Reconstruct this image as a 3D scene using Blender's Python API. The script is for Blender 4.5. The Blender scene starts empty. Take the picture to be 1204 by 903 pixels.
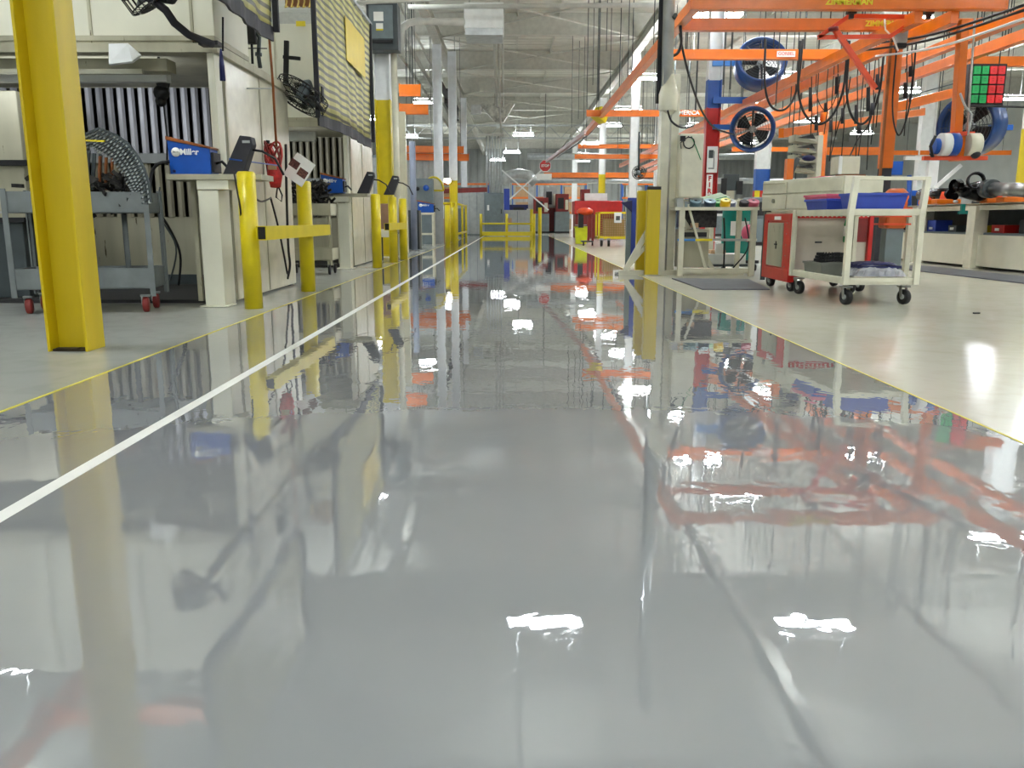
import bpy, math, random
from mathutils import Vector, Matrix, Euler
random.seed(7)
PI = math.pi
SC = bpy.context.scene
COL = SC.collection

# ------------------------------------------------------------------ camera
H, F, PITCH = 0.72, 975.0, 11.2
CP, SP = math.cos(math.radians(PITCH)), math.sin(math.radians(PITCH))
cam = bpy.data.cameras.new('camera'); camo = bpy.data.objects.new('camera', cam); COL.objects.link(camo)
cam.sensor_width = 36; cam.lens = F/1204*36; cam.clip_start = .02; cam.clip_end = 300
camo.location = (0, 0, H); camo.rotation_euler = (math.radians(90-PITCH), 0, 0)
SC.camera = camo
# ------------------------------------------------------------------ world, exposure
w = bpy.data.worlds.new('world'); SC.world = w; w.use_nodes = True
w.node_tree.nodes['Background'].inputs[0].default_value = (.75, .8, .85, 1)
w.node_tree.nodes['Background'].inputs[1].default_value = .3
SC.view_settings.view_transform = 'Standard'; SC.view_settings.look = 'None'
SC.view_settings.gamma = 1; SC.view_settings.exposure = 0.75
LAMP = 62.0        # radiance of the ceiling lamps' lenses

# ------------------------------------------------------------------ helpers
def P(px, py, Y):
    "point of the place seen at a pixel, at a depth"
    v = (451.5-py)/F; t = Y/(CP+v*SP)
    return Vector(((px-602)/F*t, Y, H+(-SP+v*CP)*t))
def G(px, py):
    v = (451.5-py)/F; t = H/(SP-v*CP)
    return Vector(((px-602)/F*t, (CP+v*SP)*t, 0))
def lin(c):
    return tuple(((x/255)/12.92 if x/255 <= .04045 else ((x/255+.055)/1.055)**2.4) for x in c)
ORI = {}
def thing(name, label, cat, loc=(0, 0, 0), rz=0, group=None):
    o = bpy.data.objects.new(name, None); COL.objects.link(o)
    o.empty_display_size = .1; o.location = loc; o.rotation_euler = (0, 0, rz)
    o['label'] = label; o['category'] = cat
    if group: o['group'] = group
    ORI[o.name] = (Matrix.Translation(Vector(loc)) @ Matrix.Rotation(rz, 4, 'Z')).inverted()
    return o
def tag(o, label, cat, group=None, kind=None):
    o['label'] = label; o['category'] = cat
    if group: o['group'] = group
    if kind: o['kind'] = kind
    return o
def struct(o): o['kind'] = 'structure'; return o
def lab(o, label): o['label'] = label; return o
def children(o): return CH.get(o.name, [])
CH = {}
def link_child(o, parent):
    o.parent = parent; CH.setdefault(parent.name, []).append(o)
def dup(o, loc=None, rz=None, label=None, group=None, parent=None, drop=()):
    c = o.copy(); COL.objects.link(c)
    if parent is not None: link_child(c, parent)
    for ch in children(o):
        if ch.name.split('.')[0] in drop: continue
        dup(ch, parent=c)
    if loc is not None: c.location = loc
    if rz is not None: c.rotation_euler = (0, 0, rz)
    if label: c['label'] = label
    if group: c['group'] = group
    return c
def at(o, loc, rz=0):
    o.location = loc; o.rotation_euler = (0, 0, rz); return o

class MB:
    def __init__(s): s.v = []; s.f = []; s.sm = []
    def add(s, vs, fs, smooth=False):
        b = len(s.v); s.v += [Vector(v) for v in vs]
        for f in fs: s.f.append(tuple(b+i for i in f)); s.sm.append(smooth)
        return s
    def box(s, x0, x1, y0, y1, z0, z1):
        if x0 > x1: x0, x1 = x1, x0
        if y0 > y1: y0, y1 = y1, y0
        if z0 > z1: z0, z1 = z1, z0
        return s.add([(x0,y0,z0),(x1,y0,z0),(x1,y1,z0),(x0,y1,z0),(x0,y0,z1),(x1,y0,z1),(x1,y1,z1),(x0,y1,z1)],
                     [(0,3,2,1),(4,5,6,7),(0,1,5,4),(1,2,6,5),(2,3,7,6),(3,0,4,7)])
    def cb(s, c, d, rot=(0, 0, 0)):
        R = Euler(rot).to_matrix(); c = Vector(c); x, y, z = d[0]/2, d[1]/2, d[2]/2
        vs = [c+R@Vector(q) for q in [(-x,-y,-z),(x,-y,-z),(x,y,-z),(-x,y,-z),(-x,-y,z),(x,-y,z),(x,y,z),(-x,y,z)]]
        return s.add(vs, [(0,3,2,1),(4,5,6,7),(0,1,5,4),(1,2,6,5),(2,3,7,6),(3,0,4,7)])
    def bar(s, p, q, w, h, up=(0, 0, 1)):
        p, q = Vector(p), Vector(q); d = (q-p).normalized(); u = Vector(up)
        if abs(d.dot(u)) > .99: u = Vector((0, 1, 0))
        r = d.cross(u).normalized(); u = r.cross(d).normalized()
        c = [(-1,-1),(1,-1),(1,1),(-1,1)]
        vs = [a+r*(i*w/2)+u*(j*h/2) for a in (p, q) for i, j in c]
        return s.add(vs, [(0,1,2,3),(7,6,5,4),(0,4,5,1),(1,5,6,2),(2,6,7,3),(3,7,4,0)])
    def tube(s, path, r, n=8, caps=True):
        path = [Vector(p) for p in path]; b = len(s.v); rs = r if isinstance(r, (list, tuple)) else [r]*len(path)
        pr = None
        for i, p in enumerate(path):
            d = (path[min(i+1, len(path)-1)]-path[max(i-1, 0)]).normalized()
            if pr is None:
                u = Vector((0, 0, 1)) if abs(d.z) < .9 else Vector((0, 1, 0))
                a = d.cross(u).normalized()
            else:
                a = (pr-d*pr.dot(d)).normalized()
            pr = a; c = d.cross(a)
            for k in range(n):
                t = 2*PI*k/n; s.v.append(p+(a*math.cos(t)+c*math.sin(t))*rs[i])
        for i in range(len(path)-1):
            for k in range(n):
                s.f.append((b+i*n+k, b+i*n+(k+1)%n, b+(i+1)*n+(k+1)%n, b+(i+1)*n+k)); s.sm.append(True)
        if caps:
            s.f.append(tuple(b+k for k in range(n))[::-1]); s.sm.append(False)
            e = b+(len(path)-1)*n; s.f.append(tuple(e+k for k in range(n))); s.sm.append(False)
        return s
    def cyl(s, p, q, r, r2=None, n=16): return s.tube([p, q], [r, r if r2 is None else r2], n)
    def lathe(s, prof, c, axis=(0, 0, 1), n=20):
        "prof: list of (radius, height) along axis from c"
        ax = Vector(axis).normalized(); c = Vector(c); u = Vector((0, 0, 1)) if abs(ax.z) < .9 else Vector((1, 0, 0))
        a = ax.cross(u).normalized(); d = ax.cross(a); b = len(s.v)
        for r, h in prof:
            for k in range(n):
                t = 2*PI*k/n; s.v.append(c+ax*h+(a*math.cos(t)+d*math.sin(t))*r)
        for i in range(len(prof)-1):
            for k in range(n):
                s.f.append((b+i*n+k, b+i*n+(k+1)%n, b+(i+1)*n+(k+1)%n, b+(i+1)*n+k)); s.sm.append(True)
        return s
    def prism(s, poly, axis, a, b):
        n = len(poly)
        def m(p, t): return {'x': (t, p[0], p[1]), 'y': (p[0], t, p[1]), 'z': (p[0], p[1], t)}[axis]
        vs = [m(p, a) for p in poly]+[m(p, b) for p in poly]
        fs = [tuple(range(n))[::-1], tuple(range(n, 2*n))]+[(i, (i+1)%n, n+(i+1)%n, n+i) for i in range(n)]
        return s.add(vs, fs)
    def ball(s, c, r, n=10, sc=(1, 1, 1)):
        c = Vector(c); b = len(s.v); m = n//2+1
        for i in range(m+1):
            th = PI*i/m
            for k in range(n):
                ph = 2*PI*k/n
                s.v.append(c+Vector((math.sin(th)*math.cos(ph)*r*sc[0], math.sin(th)*math.sin(ph)*r*sc[1], math.cos(th)*r*sc[2])))
        for i in range(m):
            for k in range(n):
                s.f.append((b+i*n+k, b+(i+1)*n+k, b+(i+1)*n+(k+1)%n, b+i*n+(k+1)%n)); s.sm.append(True)
        return s
    def build(s, name, mat, parent=None, bevel=0, label=None):
        me = bpy.data.meshes.new(name)
        if parent is not None:
            q = parent
            while q.name not in ORI: q = q.parent
            M = ORI[q.name]; vs = [M@v for v in s.v]; off = None
        else:
            xs = [v.x for v in s.v]; ys = [v.y for v in s.v]; zs = [v.z for v in s.v]
            off = Vector(((min(xs)+max(xs))/2, (min(ys)+max(ys))/2, min(zs))); vs = [v-off for v in s.v]
        me.from_pydata([tuple(v) for v in vs], [], s.f)
        me.polygons.foreach_set('use_smooth', s.sm)
        me.materials.append(mat); me.update()
        o = bpy.data.objects.new(name, me); COL.objects.link(o)
        if parent is not None: link_child(o, parent)
        else: o.location = off; ORI[o.name] = Matrix.Translation(-off)
        if bevel:
            b = o.modifiers.new('bevel', 'BEVEL'); b.width = bevel; b.segments = 2; b.limit_method = 'ANGLE'
        if label: o['label'] = label
        return o

def hang(o, pts, top=7.5, r=.012):
    for p in pts: MB().cyl(p, (p[0], p[1], top), r, n=5).build('hanger', GRYD, o)
    return o
def text(s, size, loc, rot, mat, parent, name='lettering', sx=1, bold=0):
    cu = bpy.data.curves.new(name, 'FONT'); cu.body = s; cu.size = size; cu.align_x = 'CENTER'; cu.align_y = 'CENTER'
    cu.extrude = .001; cu.offset = bold
    tmp = bpy.data.objects.new('tmp', cu); COL.objects.link(tmp)
    dg = bpy.context.evaluated_depsgraph_get(); me = bpy.data.meshes.new_from_object(tmp.evaluated_get(dg))
    bpy.data.objects.remove(tmp); bpy.data.curves.remove(cu)
    M = Matrix.Translation(Vector(loc)) @ Euler(rot).to_matrix().to_4x4() @ Matrix.Diagonal((sx, 1, 1, 1))
    q = parent
    while q.name not in ORI: q = q.parent
    me.transform(ORI[q.name] @ M); me.materials.clear(); me.materials.append(mat)
    o = bpy.data.objects.new(name, me); COL.objects.link(o); link_child(o, parent)
    return o
FRONT = (PI/2, 0, 0)

# ------------------------------------------------------------------ materials
def pm(name, rgb, rough=.5, metal=0, var=.08, scale=6, bump=0, bscale=40, wear=None, wthr=.68, coat=0, alpha=1, streak=False):
    m = bpy.data.materials.new(name); m.use_nodes = True; nt = m.node_tree; N = nt.nodes; L = nt.links
    b = N['Principled BSDF']; b.inputs['Roughness'].default_value = rough; b.inputs['Metallic'].default_value = metal
    b.inputs['Coat Weight'].default_value = coat; b.inputs['Coat Roughness'].default_value = .1
    if alpha < 1: b.inputs['Alpha'].default_value = alpha
    c = lin(rgb)
    tc = N.new('ShaderNodeTexCoord'); mp = N.new('ShaderNodeMapping'); L.new(tc.outputs['Object'], mp.inputs[0])
    if streak: mp.inputs['Scale'].default_value = (1, 1, .12)
    no = N.new('ShaderNodeTexNoise'); no.inputs['Scale'].default_value = scale; no.inputs['Detail'].default_value = 5
    L.new(mp.outputs[0], no.inputs['Vector'])
    r = N.new('ShaderNodeValToRGB'); r.color_ramp.elements[0].position = .3; r.color_ramp.elements[1].position = .72
    r.color_ramp.elements[0].color = tuple(x*(1-var*1.6) for x in c)+(1,); r.color_ramp.elements[1].color = tuple(min(1, x*(1+var)) for x in c)+(1,)
    L.new(no.outputs[0], r.inputs[0]); out = r.outputs[0]
    if wear:
        n2 = N.new('ShaderNodeTexNoise'); n2.inputs['Scale'].default_value = 22; n2.inputs['Detail'].default_value = 6
        n2.inputs['Roughness'].default_value = .65; L.new(mp.outputs[0], n2.inputs['Vector'])
        r2 = N.new('ShaderNodeValToRGB'); r2.color_ramp.elements[0].position = wthr; r2.color_ramp.elements[1].position = wthr+.02
        L.new(n2.outputs[0], r2.inputs[0])
        mx = N.new('ShaderNodeMix'); mx.data_type = 'RGBA'; L.new(r2.outputs[0], mx.inputs[0]); L.new(out, mx.inputs[6])
        mx.inputs[7].default_value = lin(wear)+(1,); out = mx.outputs[2]
    L.new(out, b.inputs['Base Color'])
    if bump:
        n3 = N.new('ShaderNodeTexNoise'); n3.inputs['Scale'].default_value = bscale; n3.inputs['Detail'].default_value = 4
        L.new(tc.outputs['Object'], n3.inputs['Vector'])
        bp = N.new('ShaderNodeBump'); bp.inputs['Strength'].default_value = 1; bp.inputs['Distance'].default_value = bump
        L.new(n3.outputs[0], bp.inputs['Height']); L.new(bp.outputs[0], b.inputs['Normal'])
    return m
def emit(name, rgb, s):
    m = bpy.data.materials.new(name); m.use_nodes = True; b = m.node_tree.nodes['Principled BSDF']
    b.inputs['Base Color'].default_value = (.8, .8, .8, 1)
    b.inputs['Emission Color'].default_value = lin(rgb)+(1,); b.inputs['Emission Strength'].default_value = s
    return m
YEL = pm('yellow_paint', (218, 198, 12), .38, var=.06, bump=.0006, bscale=60, wear=(70, 52, 20), wthr=.72)
YELC = pm('yellow_column_paint', (206, 180, 6), .42, var=.08, bump=.0008, bscale=90, wear=(66, 50, 14), wthr=.735, streak=True)
CRM = pm('cream_enamel', (216, 213, 192), .24, var=.07, bump=.0004, bscale=30, wear=(120, 108, 80), wthr=.74)
CRMD = pm('cream_dirty', (176, 172, 148), .5, var=.2, scale=3, wear=(84, 74, 52), wthr=.66, streak=True)
CRMW = pm('cream_panel', (220, 218, 198), .45, var=.06, scale=2)
WHT = pm('white_paint', (232, 234, 232), .5, var=.05)
WHTC = pm('white_column', (232, 234, 236), .5, var=.05)
GRYP = pm('grey_machine_paint', (110, 122, 126), .45, var=.1)
GRYD = pm('dark_grey_paint', (62, 70, 72), .45, var=.12)
GRYC = pm('grey_cart_paint', (112, 118, 118), .5, var=.14, wear=(70, 70, 66), wthr=.7)
GRYL = pm('light_grey_paint', (168, 172, 170), .5, var=.08)
STEEL = pm('steel', (150, 152, 150), .3, .9, var=.15)
GALV = pm('galvanised', (196, 200, 200), .4, .6, var=.12)
BLK = pm('black_rubber', (22, 22, 24), .55, var=.3)
BLKG = pm('black_gloss', (26, 26, 30), .25, var=.3)
CHAR = pm('charcoal_cloth', (44, 44, 50), .7, var=.2)
ORG = pm('orange_crane_paint', (224, 112, 12), .3, var=.07, wear=(150, 66, 16), wthr=.75)
ORGR = pm('red_orange_paint', (226, 78, 34), .4, var=.08)
RED = pm('red_paint', (196, 30, 26), .35, var=.1)
REDD = pm('dark_red', (128, 34, 30), .5, var=.15)
PINK = pm('pink_plastic', (222, 96, 128), .4, var=.05)
BLU = pm('blue_welder', (14, 78, 168), .35, var=.1)
BLUF = pm('blue_fan_paint', (30, 66, 124), .3, var=.15, wear=(140, 160, 190), wthr=.7)
BLUB = pm('blue_bin', (50, 74, 172), .4, var=.08)
BLUN = pm('navy_plastic', (20, 26, 84), .4, var=.1)
BLUL = pm('light_blue_steel', (66, 132, 204), .4, var=.08)
BRN = pm('brown_rust', (150, 84, 30), .5, var=.25)
WOOD = pm('pallet_wood', (186, 150, 106), .7, var=.2, streak=True)
CARD = pm('cardboard', (180, 146, 110), .75, var=.08)
GRN = pm('green_paint', (20, 132, 70), .4, var=.08)
TEAL = pm('teal_drum', (10, 130, 118), .4, var=.08)
PIPEG = pm('grey_ceiling_steel', (186, 186, 178), .6, var=.08)
CONC = pm('rack_grey', (140, 140, 136), .6, var=.1)
CORR = pm('corrugated_steel', (214, 214, 220), .4, .2, var=.3, scale=4, streak=True)
CORRD = pm('corrugated_tan', (176, 170, 148), .5, .2, var=.3, scale=4, streak=True)
PAPER = pm('paper_white', (236, 236, 232), .7, var=.02)
SILV = pm('silver_duct', (206, 210, 212), .3, .75, var=.1)
LENS = emit('lamp_lens', (244, 250, 255), LAMP)
FILL = emit('booth_fill_light', (240, 246, 255), 7)  # glow of the light added inside the booths
UPFILL = emit('roof_fill_glow', (244, 250, 255), LAMP*.62)  # added glow that lifts the roof deck
SHIN = pm('polished_black_metal', (40, 40, 42), .18, .8, var=.3)
MATG = pm('rubber_mat', (96, 98, 102), .8, var=.1, bump=.001, bscale=80)
PLAS = pm('clear_plastic', (216, 218, 224), .2, var=.2, alpha=.5)
YTXT = pm('yellow_lettering', (226, 206, 20), .5)
MESHD = pm('dark_parts', (52, 50, 48), .4, .5, var=.5, scale=20)

def floor_mat(name, rgb, rough, wav, var, spec=.5, coat=0, tint=None, stain=0):
    m = bpy.data.materials.new(name); m.use_nodes = True; nt = m.node_tree; N = nt.nodes; L = nt.links
    b = N['Principled BSDF']; c = lin(rgb); tc = N.new('ShaderNodeTexCoord')
    no = N.new('ShaderNodeTexNoise'); no.inputs['Scale'].default_value = .7; no.inputs['Detail'].default_value = 6
    L.new(tc.outputs['Object'], no.inputs['Vector'])
    r = N.new('ShaderNodeValToRGB'); r.color_ramp.elements[0].position = .3; r.color_ramp.elements[1].position = .7
    r.color_ramp.elements[0].color = tuple(x*(1-var) for x in c)+(1,); r.color_ramp.elements[1].color = tuple(x*(1+var*.6) for x in c)+(1,)
    L.new(no.outputs[0], r.inputs[0]); out = r.outputs[0]
    if stain:
        n2 = N.new('ShaderNodeTexNoise'); n2.inputs['Scale'].default_value = 5; n2.inputs['Detail'].default_value = 8; n2.inputs['Distortion'].default_value = 1
        L.new(tc.outputs['Object'], n2.inputs['Vector'])
        r2 = N.new('ShaderNodeValToRGB'); r2.color_ramp.elements[0].position = .45; r2.color_ramp.elements[1].position = .8
        L.new(n2.outputs[0], r2.inputs[0]); mu = N.new('ShaderNodeMath'); mu.operation = 'MULTIPLY'; mu.inputs[1].default_value = stain
        L.new(r2.outputs[0], mu.inputs[0])
        mx = N.new('ShaderNodeMix'); mx.data_type = 'RGBA'; L.new(mu.outputs[0], mx.inputs[0]); L.new(out, mx.inputs[6])
        mx.inputs[7].default_value = lin(tint)+(1,); out = mx.outputs[2]
    L.new(out, b.inputs['Base Color'])
    b.inputs['Roughness'].default_value = rough; b.inputs['Specular IOR Level'].default_value = spec
    b.inputs['Coat Weight'].default_value = coat; b.inputs['Coat Roughness'].default_value = rough*.5
    if wav:
        mp = N.new('ShaderNodeMapping'); mp.inputs['Scale'].default_value = (1, .75, 1); L.new(tc.outputs['Object'], mp.inputs[0])
        a = N.new('ShaderNodeTexNoise'); a.inputs['Scale'].default_value = 7; a.inputs['Detail'].default_value = 2; a.inputs['Distortion'].default_value = .6
        L.new(mp.outputs[0], a.inputs['Vector'])
        b1 = N.new('ShaderNodeBump'); b1.inputs['Strength'].default_value = 1; b1.inputs['Distance'].default_value = wav
        L.new(a.outputs[0], b1.inputs['Height'])
        a2 = N.new('ShaderNodeTexNoise'); a2.inputs['Scale'].default_value = 28; a2.inputs['Detail'].default_value = 1
        L.new(mp.outputs[0], a2.inputs['Vector'])
        b2 = N.new('ShaderNodeBump'); b2.inputs['Strength'].default_value = 1; b2.inputs['Distance'].default_value = wav*.16
        L.new(a2.outputs[0], b2.inputs['Height']); L.new(b1.outputs[0], b2.inputs['Normal'])
        L.new(b2.outputs[0], b.inputs['Normal']); L.new(b2.outputs[0], b.inputs['Coat Normal'])
    return m
EPOXY = floor_mat('glossy_grey_epoxy', (140, 142, 144), .012, .0006, .05, .5, .65)
CONCF = floor_mat('sealed_concrete', (166, 168, 162), .2, .0006, .08, .5, tint=(120, 122, 116), stain=.3)
CREAMF = floor_mat('cream_waxed_floor', (204, 201, 186), .16, .0005, .05, .5, tint=(180, 176, 152), stain=.4)

# ================================================================== THE SETTING
BACK = 78.0
LX, RX = -11.0, 27.0
def slab(name, x0, x1, y0, y1, z, m, t=.12):
    return struct(MB().box(x0, x1, y0, y1, z-t, z).build(name, m))
fl = struct(MB().box(-1.95, 1.68, -26, 39.5, -.12, 0).build('floor', EPOXY)); fl.name = 'floor'
slab('floor', LX, -1.95, -26, BACK, 0, CONCF)
slab('floor', 1.68, RX, -26, BACK, 0, CREAMF)
slab('floor', -1.95, 1.68, 39.5, BACK, 0, CREAMF)
LINEW = pm('white_line_paint', (236, 236, 230), .4, var=.04)
LINEY = pm('yellow_line_paint', (214, 200, 60), .4, var=.1)
tag(MB().box(-1.287, -1.24, -26, 39, 0, .0012).build('painted_line', LINEW), 'white painted stripe running the length of the grey aisle', 'floor line')
tag(MB().box(-1.962, -1.945, -26, 39, 0, .0012).build('painted_line', LINEY), 'thin yellow line along the left edge of the glossy aisle', 'floor line')
tag(MB().box(1.674, 1.684, -26, 39, 0, .0012).build('painted_line', LINEY), 'thin yellow line along the right edge of the glossy aisle', 'floor line')
# walls
WALLM = pm('wall_panel_grey', (178, 182, 178), .6, var=.06, scale=1)
def corr_wall(name, x0, x1, y, z0, z1, mat, pitch=.3, d=.04, parent=None, nrm=-1):
    mb = MB(); n = int((x1-x0)/pitch); pts = []
    for i in range(n):
        a = x0+i*pitch
        pts += [(a, 0), (a+pitch*.18, nrm*d), (a+pitch*.5, nrm*d), (a+pitch*.68, 0)]
    pts.append((x1, 0)); vs = [(p[0], y+p[1], z) for z in (z0, z1) for p in pts]; m = len(pts)
    mb.add(vs, [(i, i+1, m+i+1, m+i) for i in range(m-1)])
    return mb.build(name, mat, parent)
wb = corr_wall('wall_back', LX, RX, BACK, 0, 8, WALLM, .6, .06); struct(wb)
struct(MB().box(LX-.1, LX, -26, BACK, 0, 8).build('wall_left', WALLM))
struct(MB().box(RX, RX+.1, -26, BACK, 0, 8).build('wall_right', WALLM))
struct(MB().box(LX, RX, -26.1, -26, 0, 8).build('wall_front', WALLM))
# roof deck with ribs, cross girders, bracing
CEILZ = 7.6
DECK = pm('roof_deck_paint', (214, 214, 204), .7, var=.06, scale=.8)
mb = MB(); ny = int((BACK+26)/.5); vs = []
for i in range(ny):
    a = -26+i*.5; vs += [(a, 0), (a+.05, .025), (a+.2, .025), (a+.25, 0)]
vs.append((BACK, 0)); m = len(vs)
mb.add([(x, p[0], CEILZ+p[1]) for x in (LX, RX) for p in vs], [(i, i+1, m+i+1, m+i) for i in range(m-1)])
ceil = struct(mb.build('ceiling', DECK))
GIRD = pm('girder_paint', (196, 196, 186), .6, var=.08)
for i in range(-4, 12):
    y = 4+6.5*i
    mb = MB().box(LX, RX, y-.012, y+.012, CEILZ-.72, CEILZ).box(LX, RX, y-.11, y+.11, CEILZ-.74, CEILZ-.715)
    mb.build('girder', GIRD, ceil)
for x in (-2.5, 4.4, 11.4, 18.4, -9.3):
    mb = MB().box(x-.12, x+.12, -26, BACK, CEILZ-1.12, CEILZ-1.09).box(x-.015, x+.015, -26, BACK, CEILZ-1.09, CEILZ-.74).box(x-.12, x+.12, -26, BACK, CEILZ-.77, CEILZ-.74)
    mb.build('long_girder', GIRD, ceil)
for i in range(1, 9):
    y = 4+6.5*i
    for k in (0, 1):
        xa, xb = (-2.4, 4.3) if k else (4.3, -2.4)
        MB().bar((xa, y+.1, CEILZ-.8), (xb, y+6.4, CEILZ-.8), .04, .04).build('brace', GIRD, ceil)
for x in (-6, -4.2, .2, 1.6, 6.5, 8.7, 14, 16):
    MB().box(x-.03, x+.03, -26, BACK, CEILZ-.12, CEILZ-.02).build('purlin', GIRD, ceil)

# ================================================================== CEILING LAMPS
def make_lamp():
    t = thing('ceiling_light', 'long bright white fluorescent fixture hung on rods under the roof', 'light', group='ceiling lights')
    MB().prism([(-.19, .1), (-.13, .17), (.13, .17), (.19, .1), (.17, .04), (-.17, .04)], 'x', -.62, .62).build('housing', WHT, t)
    MB().box(-.6, .6, -.165, .165, 0, .04).build('diffuser', LENS, t)
    MB().box(-.58, .58, -.12, .12, .171, .176).build('added_uplight', UPFILL, t)  # glowing top added to each fixture to brighten the ceiling
    MB().cyl((-.45, 0, .17), (-.45, 0, 1.9), .008, n=6).build('hanger', GRYL, t)
    MB().cyl((.45, 0, .17), (.45, 0, 1.9), .008, n=6).build('hanger', GRYL, t)
    return t
lamps = [(.52, 12.3, 5.6), (.66, 51, 5.6), (.5, -3, 5.6)]
lamps += [(x, y, 5.6) for x, y in [(5.1, -4), (4.9, 3), (4.85, 12.3), (5.26, 18.7), (5, 21.6), (5.1, 26.8), (4.7, 30.9), (5.3, 39.5), (5.2, 46), (5.2, 57)]]
lamps += [(x, y, 5.6) for x, y in [(9.9, 4), (10, 10), (10, 16), (9.8, 22), (9.7, 30.5), (10.2, 37), (9.9, 46), (10, 57)]]
lamps += [(x, y, 5.6) for x, y in [(15, 9), (15.5, 16), (15.2, 24), (15.3, 34), (15, 44), (15.4, 56), (20.5, 14), (20.5, 24), (20.6, 36), (20.3, 50)]]
lamps += [(x, y, 5.6) for x, y in [(-3.6, 37), (-6.3, 52), (-5.5, 27), (-6.8, 19), (-3.9, 4.6), (-3.3, 18.6), (-6.5, 1), (-5, 62), (-7.5, 11), (-7.2, 33), (-6.5, 43), (0, 64), (5.2, 66), (10, 67), (15, 66), (-1.2, 72), (6, 73)]]  # the later, mostly far entries are added to brighten the distance
ROWS = {0: 'over the grey aisle', 1: 'just right of the aisle', 2: 'over the crane bays', 3: 'over the far right bays', 4: 'in the rightmost row', 5: 'over the left bays'}
rowof = lambda x: 5 if x < -1.5 else 0 if x < 2 else 1 if x < 7 else 2 if x < 12.5 else 3 if x < 18 else 4
lamps += [(x, y, 5.6) for x in (-6, .5, 5.1, 10.2, 16) for y in (-9, -15, -21)]  # unseen rows added behind the camera, brightening booth backs from the front
lamps.sort(key=lambda p: (rowof(p[0]), p[1]))
ORDN = ['first', 'second', 'third', 'fourth', 'fifth', 'sixth', 'seventh', 'eighth', 'ninth', 'tenth', 'eleventh', 'twelfth', 'thirteenth', 'fourteenth', 'fifteenth', 'sixteenth', 'seventeenth', 'eighteenth', 'nineteenth', 'twentieth', 'twenty-first', 'twenty-second']
L0 = make_lamp(); cnt = {}
for i, p in enumerate(lamps):
    o = L0 if i == 0 else dup(L0)
    o.location = p; rw = rowof(p[0])
    if p[1] > 8.5:
        cnt[rw] = cnt.get(rw, 0)+1
        o['label'] = '%s ceiling light ahead %s, counted from the camera' % (ORDN[cnt[rw]-1], ROWS[rw])
    else:
        o['label'] = 'unseen white ceiling light behind the camera, '+ROWS[rw]
        o['group'] = 'ceiling lights behind the camera '+ROWS[rw]

# ================================================================== COLUMNS
def column(name, x, y, w, d, bands, label, base=True, top=6.48):
    "H section column, flanges along Y, painted in bands [(z0, z1, mat, part name)]"
    t = thing(name, label, 'column', (x, y, 0))
    for z0, z1, mt, pn in bands:
        MB().box(x-w/2, x-w/2+.016, y-d/2, y+d/2, z0, z1).box(x+w/2-.016, x+w/2, y-d/2, y+d/2, z0, z1).box(x-w/2+.016, x+w/2-.016, y-.007, y+.007, z0, z1).build(pn, mt, t, bevel=.003 if y < 6 else 0)
    if base: MB().box(x-w/2-.04, x+w/2+.04, y-d/2-.04, y+d/2+.04, 0, .02).build('base_plate', bands[0][2], t)
    return t
column('steel_column', -2.47, 4.66, .225, .2, [(0.0, 6.48, YELC, 'shaft')], 'large yellow steel H-column standing nearest on the left of the aisle', base=False)
tag(MB().box(-2.565, -2.375, 4.58, 4.66, 0, .012).box(-2.54, -2.42, 4.57, 4.60, .012, .02).build('dirt_patch', pm('rust_dirt', (58, 46, 20), .9, var=.4)), 'dark rusty dirt lying in the foot of the nearest yellow column', 'dirt')
c2 = column('steel_column', -2.52, 17.0, .3, .25, [(0.02, 3.02, YEL, 'lower_shaft'), (3.02, 6.48, WHTC, 'upper_shaft')], 'pale grey column with yellow lower shaft carrying the grey electrical box')
MB().cyl((-2.27, 16.85, .02), (-2.27, 16.85, 3.9), .06).build('downpipe', CRM, c2)
column('steel_column', -2.52, 29.4, .3, .25, [(0.02, 1.5, WHTC, 'lower_shaft'), (1.5, 6.48, WHTC, 'upper_shaft')], 'white column left of the aisle behind the blue welder stand')
column('steel_column', -2.1, 30.6, .28, .25, [(0.02, 2.1, YEL, 'lower_shaft'), (2.1, 6.48, WHTC, 'upper_shaft')], 'white column with yellow foot nearest the aisle left, mid distance')
column('steel_column', -2.35, 41.8, .3, .25, [(0.02, 2.25, YEL, 'lower_shaft'), (2.25, 6.48, WHTC, 'upper_shaft')], 'farthest white column with yellow foot on the left, beside grey partition')
BLUP = pm('blue_band_paint', (36, 92, 172), .4, var=.06)
c3 = column('steel_column', 4.4, 19.0, .3, .24, [(0.02, 3.12, RED, 'red_band'), (3.12, 3.7, BLUP, 'blue_band'), (3.7, 6.48, WHT, 'upper_shaft')], 'column painted white, blue and red behind the cream electrical cabinet')
MB().box(4.29, 4.52, 18.84, 18.868, 1.74, 2.30).build('notice_board', WHT, c3)
MB().box(4.30, 4.43, 18.83, 18.866, 1.1, 1.70).build('notice_strip', PAPER, c3)
for k, ch in enumerate('FIRE'):
    text(ch, .14, (4.365, 18.825, 1.61-k*.135), FRONT, RED, c3, bold=.006)
MB().box(4.32, 4.42, 18.83, 18.838, 2.05, 2.22).box(4.43, 4.445, 18.83, 18.838, 1.85, 2.2).box(4.32, 4.45, 18.83, 18.838, 1.82, 1.84).build('drawing', GRYD, c3)
column('steel_column', 4.4, 31.0, .3, .24, [(0.02, 6.48, WHT, 'shaft')], 'plain white column right of the aisle behind the yellow mesh cart')
c4 = column('steel_column', 4.4, 41.8, .32, .24, [(0.02, 2.9, YEL, 'lower_shaft'), (2.9, 6.48, WHT, 'upper_shaft')], 'white column with yellow lower half and small notice beside red machine')
MB().box(4.26, 4.54, 41.66, 41.676, 1.2, 1.65).build('notice', WHT, c4)
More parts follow.
